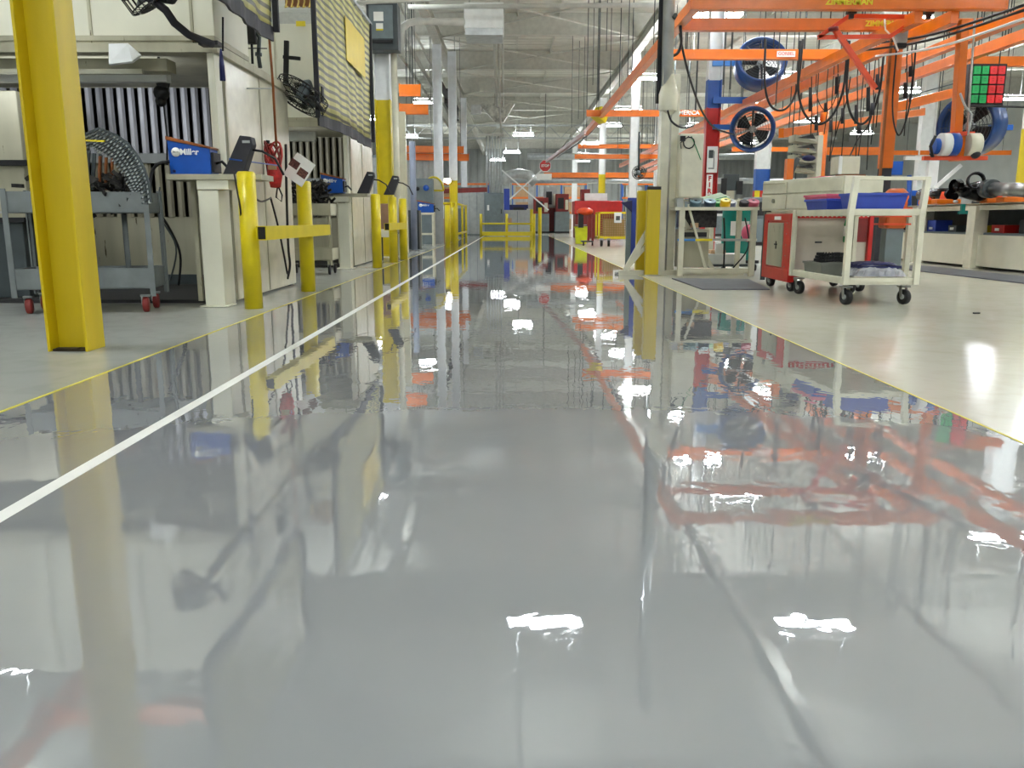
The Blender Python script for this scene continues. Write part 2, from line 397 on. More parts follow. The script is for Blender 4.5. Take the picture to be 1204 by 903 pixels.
column('steel_column', 4.4, 60.0, .36, .24, [(0.02, 6.48, WHT, 'shaft')], 'slim far white column between machine row and red machine')
c5 = column('steel_column', 8.95, 30.6, .5, .3, [(0.02, 1.75, RED, 'red_band'), (1.75, 2.5, BLUP, 'blue_band'), (2.5, 6.48, WHT, 'upper_shaft')], 'far column banded red, blue and white below the lower drum fan')
MB().box(8.68, 8.86, 30.42, 30.44, .02, 1.75).build('yellow_side', YEL, c5)
c6 = column('steel_column', 10.75, 17.6, .5, .36, [(0.02, 2.55, YEL, 'lower_shaft'), (2.55, 6.48, WHT, 'upper_shaft')], 'thick white and yellow column with white notice at the right edge')
MB().box(10.62, 10.94, 17.37, 17.39, 1.55, 1.95).build('notice', WHT, c6)
MB().box(10.77, 10.79, 17.362, 17.37, 1.76, 1.79).box(10.72, 10.84, 17.362, 17.37, 1.84, 1.845).build('print', BLK, c6)
column('steel_column', 7.5, 44, .36, .3, [(0.02, 6.48, WHT, 'shaft')], 'broad pale far column rising behind the cream drawer chest')
column('steel_column', 14.9, 31, .5, .3, [(0.02, 1.5, YEL, 'lower_shaft'), (1.5, 6.48, WHT, 'upper_shaft')], 'white column with yellow foot behind the tall orange post')

# ================================================================== BOLLARDS
def make_bollard():
    t = MB().cyl((0, 0, 0), (0, 0, 1.085), .073, n=20).lathe([(.073, 1.085), (.06, 1.1), (0.001, 1.104)], (0, 0, 0)).build('bollard', YEL)
    return t
B0 = make_bollard()
bl = [(-2.14, 6.87, 'yellow steel bollard closest on the left, touching the cream welding table'),
      (-2.09, 8.54, 'yellow bollard with the tilted white sign resting on top'),
      (-2.06, 12.8, 'yellow bollard at the front corner of the second welding booth'),
      (-2.03, 14.4, 'middle yellow bollard of the three beside the second welding booth'),
      (-2.0, 15.5, 'rear yellow bollard of the three beside the second welding booth')]
for i, (x, y, lb) in enumerate(bl):
    o = B0 if i == 0 else dup(B0)
    o.location = (x, y, 0); tag(o, lb, 'bollard', 'left side bollards')
for x, y, lb in [(-1.7, 22.3, 'lone yellow post at the aisle edge in front of the white columns'), (-2.6, 25.5, 'yellow post beside the blue welder stand in the distance'),
                 (-1.82, 26.5, 'yellow post just beyond the lone aisle edge post')]:
    o = dup(B0); o.location = (x, y, 0); tag(o, lb, 'bollard', 'left side bollards')
for p, q, lb in [((-2.0, 6.72, .615), (-2.0, 9.1, .615), 'yellow square guard rail fixed across the bollard under the tilted sign'),
                 ((-1.93, 13.0, .615), (-1.93, 15.2, .615), 'yellow square guard rail fixed to the three bollards of the second booth')]:
    t = thing('guard_rail', lb, 'guard rail', (p[0], p[1], 0))
    mb = MB(); x, y0, y1 = p[0], p[1], q[1]
    for a, b, c, d in [(-.04, -.034, -.055, .055), (.034, .04, -.055, .055), (-.034, .034, -.055, -.049), (-.034, .034, .049, .055)]:
        mb.box(x+a, x+b, y0, y1, .615+c, .615+d)
    mb.build('square_tube', YEL, t)
    MB().box(x-.034, x+.034, y0+.03, y0+.034, .566, .664).build('tube_shade', BLK, t)  # black plate put in for the shade inside the open tube end
    MB().box(x-.06, x-.04, y0+1.6, y0+1.9, .58, .65).build('bracket', YEL, t)
# tilted white sign on the second bollard
t = thing('tilted_sign', 'white card sign with two brown printed squares, tilted on a bollard', 'sign', (-2.09, 8.52, 1.104))
c = P(352, 199.5, 8.46); a = math.radians(38)
MB().cb(c, (.215, .006, .26), (0, a*.92, 0)).build('card', PAPER, t)
BROWNP = pm('brown_print', (104, 62, 54), .7, var=.5, scale=60)
for k, (dx, dz) in enumerate(((-.045, .055), (.03, -.035))):
    MB().cb(c+Vector((dx, -.0045, dz)), (.095, .002, .078), (0, a*.92, 0)).build('printed_square', BROWNP, t)
MB().cyl((-2.09, 8.5, 1.10), (-2.09, 8.48, 1.17), .012).build('stand', BLK, t)

# ================================================================== WELDING BOOTHS
def make_booth(y, first):
    t = thing('welding_booth', 'cream steel welding booth with corrugated back, '+('nearest on the left behind the yellow column' if first else 'second one along the left of the aisle'), 'booth', (-2.6, y, 0))
    yb = y+2.25; xl = -8.2
    MB().box(-2.46, -2.44, y+.22, yb, .02, 2.13).build('side_panel', CRM, t, bevel=.004)
    for k, yy in enumerate((y+.2, y+1.2)):
        MB().box(-2.438, -2.432, yy+.0, yy+.04, .03, 2.1).build('panel_seam', CRMD, t)
    MB().box(-2.50, -2.44, y, y+.16, 0, 2.06).build('corner_post', CRMW, t, bevel=.004)
    MB().box(-2.58, -2.41, y-.2, y-.03, 0, .96).box(-2.62, -2.38, y-.24, y, 0, .012).build('table_post', CRMW, t, bevel=.006)
    MB().box(-2.66, -2.40, y-.03, yb, 2.06, 2.13).build('top_rail', CRMD, t)
    MB().box(xl, -2.66, y-.03, y+.06, 2.06, 2.13).build('front_lintel', CRMD, t)
    MB().box(xl, -2.62, y+.04, yb, 2.13, 2.16).build('canopy_roof', CRMD, t)
    # hood above
    hd = MB().box(xl, -2.44, y+.05, y+.95, 2.2, 3.5).build('extraction_hood', CRMW, t, bevel=.006)
    for x in (-2.62, -3.45, -4.3, -5.2):
        MB().box(x-.012, x+.012, y+.04, y+.055, 2.2, 3.5).build('hood_seam', CRMD, hd)
    MB().box(xl, -2.44, y+.03, y+.96, 2.16, 2.2).build('hood_sill', CRMD, t)
    bl_ = MB().box(-5.4, -3.0, y+.4, y+.5, 1.9, 2.04).build('fill_light_housing', WHT, t)  # added fill light, lens turned out of sight, brightens the corrugated back
    MB().add([(-5.35, y+.503, 1.91), (-3.05, y+.503, 1.91), (-3.05, y+.503, 2.03), (-5.35, y+.503, 2.03)], [(3, 2, 1, 0)]).build('fill_light_lens', FILL, bl_)
    # rear
    corr_wall('corrugated_back', xl, -2.5, yb, 1.42, 2.12, CORR if first else CORRD, .115, .03, t)
    MB().box(xl, -2.47, yb-.09, yb-.02, 1.33, 1.43).build('back_ledge', GRYL, t)
    corr_wall('lower_corrugated_back', xl, -2.5, yb, .75, 1.34, CORRD, .115, .03, t)
    MB().box(xl, -2.47, yb-.06, yb, .1, .74).build('back_kick_panel', CRMD, t)
    MB().box(xl, -2.47, yb-.12, yb-.05, .0, .12).build('back_skirting', GRYD, t)
    MB().box(xl, -2.47, yb, yb+.03, 0, 2.16).build('rear_sheet', CRMD, t)
    return t
make_booth(7.18, True)
make_booth(12.72, False)
# lower soffit inside booth 1: layered ducts seen under the lintel
t = thing('soffit_duct', 'flat cream duct hanging under the front of the nearest booth', 'duct', (-4, 7.5, 1.84))
MB().box(-6.2, -2.9, 7.36, 7.55, 1.95, 2.05).build('duct_body', CRMD, t); MB().box(-5.8, -3.1, 7.32, 7.36, 1.92, 1.96).build('duct_lip', CRM, t)
tag(MB().add([(-3.27, 7.13, 2.12), (-3.1, 7.1, 2.12), (-3.02, 7.14, 2.04), (-3.08, 7.1, 1.98), (-3.27, 7.1, 1.96), (-3.27, 7.14, 2.11), (-3.1, 7.12, 2.11), (-3.02, 7.16, 2.03), (-3.08, 7.12, 1.97), (-3.27, 7.12, 1.95)],
     [(0, 1, 2, 3, 4), (9, 8, 7, 6, 5), (0, 5, 6, 1), (1, 6, 7, 2), (2, 7, 8, 3), (3, 8, 9, 4)]).build('curled_sheet', WHT), 'curled white sheet hanging from the nearest booth lintel', 'sheet')
tag(MB().box(-8.2, -2.65, 7.3, 9.1, 0, .03).build('booth_mat', pm('dark_mat', (46, 46, 46), .8)), 'dark rubber mat covering the nearest booth floor', 'mat')
tag(MB().box(-8.2, -2.65, 12.9, 14.7, 0, .03).build('booth_mat', pm('dark_mat2', (46, 46, 44), .8)), 'dark rubber mat covering the second booth floor', 'mat')

# left machine (cream cabinet and beams at far left behind column)
t = thing('press_cabinet', 'tall stained cream cabinet with black bracket at the far left edge', 'cabinet', (-4.9, 8.3, 0))
MB().box(-5.35, -4.62, 8.1, 8.7, .3, 1.9).build('body', CRMD, t, bevel=.01)
MB().box(-5.25, -4.7, 8.2, 8.6, .03, .3).build('plinth', GRYD, t)
MB().box(-5.4, -4.55, 8.02, 8.1, 1.22, 1.27).build('bracket', BLK, t)
MB().box(-5.4, -4.45, 7.96, 8.0, .78, .8).build('tube_rail', GALV, t)
t = thing('press_machine', 'dark cluttered machine base low on the booth floor, far left', 'machine', (-4.4, 7.7, 0))
MB().box(-4.75, -4.35, 7.5, 7.9, .03, .7).build('frame', GRYD, t, bevel=.01)
MB().box(-4.8, -4.3, 7.45, 7.95, .7, .74).build('top_plate', BLK, t)
MB().tube([(-4.35, 7.6, .6), (-4.25, 7.5, .75), (-4.2, 7.5, .9), (-4.15, 7.5, .7)], .02).build('hose', BLK, t)

# ---- grey cart with nested wire parts
def make_grey_cart(mat, wheelm, name, label):
    t = thing(name, label, 'cart')
    for z0, z1, nm in ((.77, .93, 'upper_tray'), (.19, .35, 'lower_tray')):
        mb = MB().box(-.5, .5, -.3, -.29, z0, z1).box(-.5, .5, .29, .3, z0, z1).box(-.5, -.49, -.3, .3, z0, z1).box(.49, .5, -.3, .3, z0, z1).box(-.5, .5, -.3, .3, z0, z0+.012)
        mb.build(nm, mat, t, bevel=.002)
    for sx in (-1, 1):
        for sy in (-1, 1):
            MB().box(sx*.505-.02, sx*.505+.02, sy*.305-.006, sy*.305+.006, .13, .95).box(sx*.51-.005, sx*.51+.005, sy*.285-.02, sy*.285+.02, .13, .95).build('corner_post', mat, t)
            c = MB().lathe([(.001, -.02), (.055, -.02), (.06, -.012), (.06, .012), (.055, .02), (.001, .02)], (sx*.43, sy*.22, .062), (1, 0, 0), 14).build('caster', wheelm, t)
            MB().box(sx*.43-.035, sx*.43+.035, sy*.22-.03, sy*.22+.03, .125, .14).box(sx*.43-.032, sx*.43-.025, sy*.22-.02, sy*.22+.02, .06, .13).build('caster_fork', STEEL, t)
    return t
gc = make_grey_cart(GRYC, REDD, 'service_cart', 'grey two-tray service cart heaped with metal parts in the nearest booth')
MB().cyl((.24, .2, .2), (.24, .2, .78), .022).build('centre_post', GRYC, gc)
at(gc, (-3.35, 6.66, 0), math.radians(9)); gc.scale = (1, .7, 1)
cc = make_grey_cart(CRMD, BLK, 'service_cart', 'cream two-tray cart heaped with black parts in the second booth')
at(cc, P(367, 300, 11.3)*1.0, 0); cc.location.z = 0; cc.scale = (.62, .8, 1)
# nested ribbed stampings (chevron ends) on the cart
t = thing('nested_stampings', 'stack of nested ribbed grey metal stampings arched over the cart', 'metal parts', (-3.1, 6.7, .93))
arc = [(84, 164), (100, 158), (117, 151), (135, 158), (150, 168), (161, 182), (169, 197), (175, 215), (178, 238)]
for k in range(8):
    pts = [P(px-k*1.6*(1 if i > 2 else .3), py+k*2.4*(1 if i < 7 else .5), 6.5+k*.015) for i, (px, py) in enumerate(arc)]
    mb = MB()
    for i in range(len(pts)-1):
        mb.bar(pts[i], pts[i+1], .014, .022, (0, 1, 0))
        for q in range(4):
            p = pts[i].lerp(pts[i+1], q/4); mb.bar(p, p+Vector((-.05, .0, -.03)), .01, .012, (0, 1, 0))
    mb.build('stamping', GALV if k % 2 else GRYD, t)
for k in range(6):
    for q in range(3):
        MB().bar((-3.7+k*.1, 6.6+q*.1, .95), (-3.62+k*.09, 6.6+q*.1, 1.26-.03*abs(k-3)), .014, .025).build('rib', BRN if k == 5 else GRYD, t)
MB().bar(P(92, 165, 6.48), P(123, 166, 6.48), .01, .012).build('tag_strip', YTXT, t)
random.seed(3)
mb = MB()
for k in range(150):
    c = Vector((random.uniform(-3.8, -2.95), random.uniform(6.5, 6.8), random.uniform(.80, 1.06)))
    d = Vector((random.uniform(-1, 1), random.uniform(-1, 1), random.uniform(-.6, .6))).normalized()*random.uniform(.04, .09)
    mb.bar(c-d, c+d, .015, .028)
o = tag(mb.build('loose_metal_parts', MESHD), 'heap of small dark metal brackets filling the grey cart tray', 'metal parts', kind='stuff')
mb = MB(); q0 = P(367, 300, 11.3)
for k in range(140):
    c = Vector((q0.x+random.uniform(-.27, .27), 11.3+random.uniform(-.2, .2), random.uniform(.8, 1.2)))
    d = Vector((random.uniform(-1, 1), random.uniform(-1, 1), random.uniform(-.8, .8))).normalized()*random.uniform(.04, .1)
    mb.bar(c-d, c+d, .012, .03)
tag(mb.build('loose_metal_parts', MESHD), 'heap of black metal parts piled on the cream cart', 'metal parts', kind='stuff')
# dark hoist motor hanging in booth 1
t = thing('hanging_hoist', 'dark hose reel hoist hanging from the nearest booth soffit', 'hoist', P(190, 90, 7.7))
p = P(190, 112, 7.7)
MB().ball(p+Vector((0, 0, .02)), .07).ball(p+Vector((.02, 0, .1)), .06).ball(p+Vector((-.01, 0, -.05)), .05).build('reel', BLK, t)
MB().tube([p+Vector((0, 0, .1)), p+Vector((0, 0, .32))], .012).build('hook_rod', BLK, t)
MB().tube([p+Vector((.01, 0, -.05)), p+Vector((.02, 0, -.35)), p+Vector((.0, 0, -.6))], .008).build('cable', BLK, t)

# ---- welding table + welder (built once, copied)
def make_table():
    t = thing('welding_table', 'cream steel table top on brackets carrying the blue welder, nearest booth', 'table')
    MB().box(-.62, .16, -.05, .3, -.045, 0).build('top_plate', CRMD, t, bevel=.003)
    MB().box(-.38, -.12, -.03, .2, -.12, -.045).build('bracket', CRMW, t)
    MB().box(-.52, -.48, .2, .24, -1.055, -.045).build('leg', CRMD, t)
    return t
T0 = at(make_table(), (-2.2, 7.0, 1.085))
T1 = dup(T0, loc=(-2.28, 12.5, 1.1), label='cream steel table beside the second booth carrying the farther blue welder')
def make_welder():
    t = thing('welder', 'blue welding power source with rusty orange lid on the nearest table', 'welder')
    MB().prism([(-.19, 0), (.19, 0), (.19, .23), (-.2, .31)], 'y', -.14, .14).build('case', BLU, t, bevel=.004)
    MB().prism([(-.21, .31), (.2, .23), (.2, .248), (-.21, .345)], 'y', -.15, .15).build('lid', BRN, t, bevel=.003)
    MB().box(.19, .215, -.12, .12, .02, .2).build('front_panel', BLK, t)
    MB().tube([(.2, -.05, .1), (.27, -.06, .12), (.33, -.03, .05)], .014).build('knob_cable', BLK, t)
    MB().lathe([(.001, 0), (.042, 0), (.042, .004), (.001, .004)], (-.125, -.141, .2), (0, -1, 0), 20).build('round_emblem', PAPER, t)
    text('MILLER', .017, (-.125, -.147, .2), FRONT, GRYD, t)
    text('Miller', .075, (.0, -.143, .2), FRONT, PAPER, t, bold=.002)
    MB().cyl((-.15, -.14, .03), (-.15, -.15, .03), .012).build('bolt', BLUN, t)
    return t
W0 = at(make_welder(), (-2.63, 7.12, 1.085)); W0.scale = (.88, .88, .88)
W1 = dup(W0, loc=(-2.6, 12.42, 1.1), label='blue welding power source on the table of the second booth')
W1.scale = (.8, .8, .85)
def make_feeder():
    t = thing('wire_feeder', 'slanted black wire feeder case standing on the nearest welding table', 'wire feeder')
    MB().prism([(-.12, 0), (.05, 0), (.14, .24), (.13, .3), (.04, .31)], 'y', -.06, .06).build('case', CHAR, t, bevel=.006)
    MB().box(.06, .12, -.065, .065, .25, .27).build('latch', GRYL, t)
    MB().tube([(.12, 0, .2), (.2, 0, .19), (.3, .02, .13), (.36, .03, .0)], .01).build('feeder_hose', BLK, t)
    return t
F0 = at(make_feeder(), (-2.26, 7.08, 1.085))
F1 = dup(F0, loc=(-2.15, 12.5, 1.1), label='slanted black wire feeder on the second booth table')
F2 = dup(F0, loc=(-2.02, 14.2, 1.13), label='grey slanted feeder case above the middle bollard')
# tangled cables near tables
def cable(pts, r, mat, label, cat='cable', group=None, sub=6):
    "smooth tube through points"
    pts = [Vector(p) for p in pts]; out = []
    n = len(pts)
    for i in range(n-1):
        p0, p1, p2, p3 = pts[max(i-1, 0)], pts[i], pts[i+1], pts[min(i+2, n-1)]
        for k in range(sub):
            s = k/sub
            out.append(.5*((2*p1)+(p2-p0)*s+(2*p0-5*p1+4*p2-p3)*s*s+(3*p1-p0-3*p2+p3)*s**3))
    out.append(pts[-1])
    return tag(MB().tube(out, r, 6).build('cable', mat), label, cat, group)
cable([P(176, 240, 6.9), P(178, 205, 6.95), P(186, 193, 6.95), P(199, 190, 6.95)], .014, BLK, 'black cable leaving the back of the nearest blue welder')
cable([P(275, 202, 6.7), P(279, 225, 6.75), P(283, 250, 6.8), P(286, 300, 7.1), G(288, 356)+Vector((0, 0, .03))], .007, BLK, 'thin black lead dropping behind the closest bollard')
cable([P(270, 187, 6.85), P(300, 191, 7.3), P(330, 195, 8.4)], .006, BLU, 'thin blue wire stretched from feeder to red bundle')
cable([P(300, 233, 7.2), P(308, 237, 7.6), P(318, 233, 8.3)], .008, BLK, 'short slack black loop behind the closest bollard')
cable([P(180, 240, 7.6), P(200, 270, 7.8), P(212, 300, 7.9), P(210, 335, 8.0)], .012, BLK, 'loose black cable sagging inside the nearest booth')
cable([P(188, 220, 7.7), P(186, 250, 7.7), P(207, 290, 7.8), P(200, 330, 7.9)], .008, GRYD, 'loose grey cable sagging inside the nearest booth')
# red bag and hoses on panel
t = thing('hanging_red_hoses', 'bundle of red hoses and a red bag hung on the booth side panel', 'hose bundle', P(323, 228, 8.35))
pb = P(323, 200, 8.35); RB = pm('red_bag', (200, 44, 44), .5, var=.3, scale=20); RBL = pm('red_hose', (190, 60, 56), .4, var=.3)
MB().lathe([(.001, -.17), (.05, -.165), (.075, -.05), (.07, .05), (.045, .1), (.02, .13)], pb, (0, 0, 1), 12).build('red_bag', RB, t)
MB().box(pb.x-.04, pb.x+.04, pb.y-.085, pb.y-.07, pb.z+.0, pb.z+.05).build('bag_tag', CARD, t)
for k in range(7):
    a = k*.7; rr = .07+.018*(k % 3)
    pts = [pb+Vector((rr*.6*math.cos(u+a)+.02*(k-3)*.6, -.03+.02*math.sin(a+u), .13+rr*1.3*math.sin(u))) for u in [i*2*PI/12 for i in range(13)]]
    MB().tube(pts, .011, 6).build('hose_loop', RBL if k % 2 else REDD, t)
MB().tube([pb+Vector((-.05, 0, -.1)), pb+Vector((-.07, 0, .1)), pb+Vector((-.05, 0, .28))], .02).build('black_hose', BLK, t)
MB().tube([pb+Vector((0.02, 0, -.15)), pb+Vector((0.0, 0, -.26)), pb+Vector((.05, 0, -.3)), pb+Vector((.06, 0, -.24)), pb+Vector((.02, 0, -.14))], .008, 6).build('strap_loop', BLK, t)
cable([P(318, 232, 8.4), P(326, 262, 8.5), P(332, 290, 8.7), P(338, 322, 8.95)], .01, BLK, 'long black cable hanging down the side panel, left strand')
cable([P(336, 170, 8.5), P(337, 230, 8.8), P(339, 290, 9.0), P(341, 312, 9.1), P(338, 328, 9.05)], .013, BLK, 'thick black cable hanging at the rear edge of side panel')
cable([P(262, 20, 6.8), P(262, 60, 6.85)], .008, BLK, 'thin black line above the dark pull handle')
t = tag(MB().lathe([(.001, 0), (.022, 0), (.02, .12), (.012, .2), (.006, .24), (.001, .24)], P(262, 95, 6.9), (0, 0, 1), 10).build('pull_handle', BLUN), 'navy pull handle hanging in front of the booth corner', 'handle')
# thin brown rod in front of panel
tag(MB().tube([P(316, 36, 7.85), P(321, 100, 8.0), P(325, 172, 8.3)], .012, 6).build('hanging_rod', BRN), 'thin brown air pipe hanging down to the red hoses', 'pipe')
tag(MB().tube([P(290, 104, 8.0), P(320, 104, 8.1)], .006, 6).build('wall_bracket', GALV), 'thin horizontal wire across the booth side panel', 'wire')

# corner air fittings on hood 1
t = thing('air_regulator', 'black air regulator and pipe mounted beside the nearest hood', 'regulator', P(296, 80, 8.3))
MB().box(*[v for v in (P(287, 0, 8.3).x, P(299, 0, 8.3).x)], 8.25, 8.33, P(290, 52, 8.3).z, P(290, 26, 8.3).z).build('body', BLK, t, bevel=.01)
MB().cyl(P(296, 52, 8.3), P(297, 75, 8.3), .012).build('drain', BLK, t)
MB().tube([P(301, 38, 8.3), P(305, 44, 8.3), P(304, 66, 8.3), P(306, 80, 8.3)], .02, 8).build('pipe', GRYD, t)
MB().cyl(P(304, 62, 8.3), P(304, 66, 8.3), .032).build('coupling', GRYD, t)
cable([P(270, 60, 8.0), P(290, 57, 8.2), P(314, 57, 8.3)], .006, BLK, 'thin black tube between regulator and brown air pipe')

# ---- pedestal style fans (dark wall fans)
def dark_fan(c, nrm, r, label):
    t = thing('wall_fan', label, 'fan', tuple(c)); n = Vector(nrm).normalized()
    u = n.cross(Vector((0, 0, 1))).normalized(); w_ = n.cross(u)
    mb = MB()
    for s in (-.06, .06):
        for rr in (r, r*.7, r*.4):
            mb.tube([c+n*(s if rr == r else s*1.3)+(u*math.cos(a)+w_*math.sin(a))*rr for a in [i*2*PI/24 for i in range(25)]], .006, 5)
    for k in range(24):
        a = k*2*PI/24; d = u*math.cos(a)+w_*math.sin(a)
        mb.tube([c+n*.085, c+d*r*.6+n*.08, c+d*r+n*.06, c+d*r-n*.06, c+d*r*.6-n*.08, c-n*.085], .004, 4)
    mb.build('cage', BLKG, t)
    for k in range(4):
        a = k*PI/2+.4; d = u*math.cos(a)+w_*math.sin(a); e = u*math.cos(a+.6)+w_*math.sin(a+.6)
        MB().add([c+d*.05+n*.02, c+d*r*.85+n*.03, c+e*r*.85-n*.03, c+e*.05-n*.02], [(0, 1, 2, 3), (3, 2, 1, 0)]).build('blade', GRYD, t)
    MB().lathe([(.001, -.04), (.05, -.03), (.065, .05), (.06, .16), (.02, .2), (.001, .2)], c, n, 14).build('motor', GRYP, t)
    return t
c = P(354, 113, 9.4)
f = dark_fan(c, (.45, .3, .85), .29, 'dark wire cage fan tipped downwards beside the second hood')
MB().bar(P(337, 48, 9.6), P(336, 98, 9.6), .05, .04).bar(P(333, 67, 9.6), P(353, 69, 9.6), .035, .035).bar(c, P(336, 98, 9.6), .03, .03).build('bracket', BLK, f)
MB().tube([c, P(368, 115, 9.3), P(380, 131, 9.3)], .022).build('arm', BLK, f)
MB().box(P(369, 0, 9.5).x, P(375, 0, 9.5).x, 9.48, 9.56, P(370, 120, 9.5).z, P(370, 102, 9.5).z).build('switch_box', BLK, f)
c = P(172, -6, 6.6)
f = dark_fan(c, (-.5, -.2, .8), .17, 'small black cage fan over the nearest booth at the top edge')
MB().tube([c, P(195, 12, 6.6), P(205, 27, 6.65), P(222, 41, 6.8), P(250, 52, 7.0)], .03).build('arm', CHAR, f)
MB().tube([P(215, -20, 6.5), P(201, 0, 6.55), P(192, -2, 6.6)], .035).build('upper_arm', BLK, f)
MB().box(P(232, 0, 7.05).x, P(255, 0, 7.05).x, 7.0, 7.12, P(240, 54, 7.05).z, P(240, 49, 7.05).z).build('clamp', BLK, f)

# ---- welding curtains
def curtain_mat(name, a, b, hue=0):
    m = bpy.data.materials.new(name); m.use_nodes = True; nt = m.node_tree; N = nt.nodes; L = nt.links
    bs = N['Principled BSDF']; tc = N.new('ShaderNodeTexCoord'); sp = N.new('ShaderNodeSeparateXYZ'); L.new(tc.outputs['Object'], sp.inputs[0])
    def stripes(sock, per, duty):
        d = N.new('ShaderNodeMath'); d.operation = 'DIVIDE'; d.inputs[1].default_value = per; L.new(sock, d.inputs[0])
        f = N.new('ShaderNodeMath'); f.operation = 'FRACT'; L.new(d.outputs[0], f.inputs[0])
        g = N.new('ShaderNodeMath'); g.operation = 'LESS_THAN'; g.inputs[1].default_value = duty; L.new(f.outputs[0], g.inputs[0]); return g
    s1 = stripes(sp.outputs['Z'], .085, .42); s2 = stripes(sp.outputs['Y'], .42, .5)
    m1 = N.new('ShaderNodeMix'); m1.data_type = 'RGBA'; m1.inputs[6].default_value = lin(a)+(1,); m1.inputs[7].default_value = lin(b)+(1,); L.new(s1.outputs[0], m1.inputs[0])
    m2 = N.new('ShaderNodeMix'); m2.data_type = 'RGBA'; m2.blend_type = 'MULTIPLY'; m2.inputs[7].default_value = (.72, .72, .6, 1)
    mu = N.new('ShaderNodeMath'); mu.operation = 'MULTIPLY'; mu.inputs[1].default_value = .6; L.new(s2.outputs[0], mu.inputs[0]); L.new(mu.outputs[0], m2.inputs[0]); L.new(m1.outputs[2], m2.inputs[6])
    L.new(m2.outputs[2], bs.inputs['Base Color']); bs.inputs['Roughness'].default_value = .4
    tr = N.new('ShaderNodeBsdfTranslucent'); L.new(m2.outputs[2], tr.inputs[0]); ms = N.new('ShaderNodeMixShader'); ms.inputs[0].default_value = .35
    L.new(bs.outputs[0], ms.inputs[1]); L.new(tr.outputs[0], ms.inputs[2]); L.new(ms.outputs[0], N['Material Output'].inputs[0])
    return m
CURT = curtain_mat('plaid_curtain', (214, 208, 140), (128, 126, 112))
def curtain(x, y0, y1, z0a, z0b, z1, label, patch=None):
    t = thing('welding_curtain', label, 'curtain', (x, (y0+y1)/2, min(z0a, z0b)))
    n = 26; mb = MB(); rows = 10; vs = []; fs = []
    for i in range(n+1):
        s = i/n; y = y0+(y1-y0)*s; zb = z0a+(z0b-z0a)*s
        for j in range(rows+1):
            q = j/rows; z = zb+(z1-zb)*q; vs.append((x+.014*math.sin(i*1.3)*(1-q*.6)+.05*(1-q)*math.sin(s*5), y, z))
    for i in range(n):
        for j in range(rows):
            a = i*(rows+1)+j; fs.append((a, a+rows+1, a+rows+2, a+1))
    o = mb.add(vs, fs, True).build('cloth', CURT, t)
    so = o.modifiers.new('thick', 'SOLIDIFY'); so.thickness = .004
    mb = MB(); hp = [(x+.006+.014*math.sin(i*1.3)+.05*math.sin(i/n*5), y0+(y1-y0)*i/n, z0a+(z0b-z0a)*i/n-.02) for i in range(n+1)]
    for i in range(n): mb.bar(hp[i], hp[i+1], .02, .12)
    mb.build('hem', CHAR, t)
    for yy, zb in ((y0, z0a), (y1, z0b)):
        MB().box(x-.02+.04*0, x+.03, yy-.02, yy+.02, zb, z1).build('edge_binding', CHAR, t)
    MB().tube([(x, y0-.1, z1+.02), (x, y1+.1, z1+.02)], .025).build('rail', GALV, t)
    k = 0; yy = y0+.1
    while yy < y1:
        MB().tube([(x, yy, z1-.03), (x, yy, z1+.06)], .008, 5).build('hook', STEEL, t); yy += .3
    if patch:
        MB().box(x+.03, x+.036, patch[0], patch[1], patch[2], patch[3]).build('window_patch', pm('yellow_film', (206, 180, 20), .4, var=.05), t)
    return t
curtain(-2.1, 9.35, 13.0, 1.80, 1.87, 3.55, 'large yellow and grey plaid welding curtain hung by the second booth', (10.95, 12.3, 2.68, 3.2))
curtain(-2.1, 5.2, 7.85, 2.27, 2.36, 3.5, 'near plaid welding curtain, only its dark lower hem in view')

t = thing('hook_rail', 'brown rail of yellow hooks mounted above the second booth', 'rail', P(356, 12, 12.5))
a, b = P(336, 12, 12.5), P(377, 2, 12.5)
MB().box(a.x, b.x, 12.48, 12.56, b.z-.06, b.z+.25).build('back_board', pm('rail_brown', (132, 84, 44), .6), t)
HK = pm('hook_yellow', (206, 180, 90), .4)
for k in range(6):
    x = a.x+.04+k*(b.x-a.x-.08)/5; MB().tube([(x, 12.44, b.z+.15), (x, 12.42, b.z-.02), (x-.02, 12.4, b.z-.1), (x+.02, 12.38, b.z-.09)], .012, 5).build('hook', HK, t)
MB().box(P(343, 0, 12.5).x, P(354, 0, 12.5).x, 12.68, 12.7, P(0, 31, 12.7).z, P(0, 25, 12.7).z).build('yellow_tag', YTXT, t)
# ---- grey electrical box on column & conduit
t = thing('electrical_box', 'dark grey electrical box with white notices high on the pale column', 'electrical box', P(452, 60, 16.7))
a, b = P(433, 60, 16.6), P(468, 5, 16.6)
MB().box(a.x, b.x, 16.5, 16.87, a.z, b.z).build('enclosure', GRYD, t, bevel=.01)
MB().box(a.x+.05, b.x-.09, 16.48, 16.5, a.z+.2, b.z-.04).build('door', GRYP, t, bevel=.004)
MB().box(a.x+.14, a.x+.32, 16.47, 16.48, b.z-.32, b.z-.16).box(a.x+.18, a.x+.31, 16.47, 16.48, b.z-.46, b.z-.36).build('notice', PAPER, t)
MB().box(a.x+.18, a.x+.31, 16.465, 16.47, b.z-.49, b.z-.46).build('warning_strip', YTXT, t)
MB().box(a.x+.06, b.x-.1, 16.47, 16.49, a.z+.12, a.z+.17).build('hinge_bar', BLK, t)
t = thing('conduit', 'thick pale elbowed pipe leaving the electrical box across the ceiling', 'pipe', P(472, 60, 17))
pts = [P(471, 64, 17), P(471, 42, 17), P(473, 33, 17), P(480, 27, 17.2), P(490, 25, 17.4), P(545, 26, 18)]
MB().tube(pts, .07, 10).build('pipe', PIPEG, t)

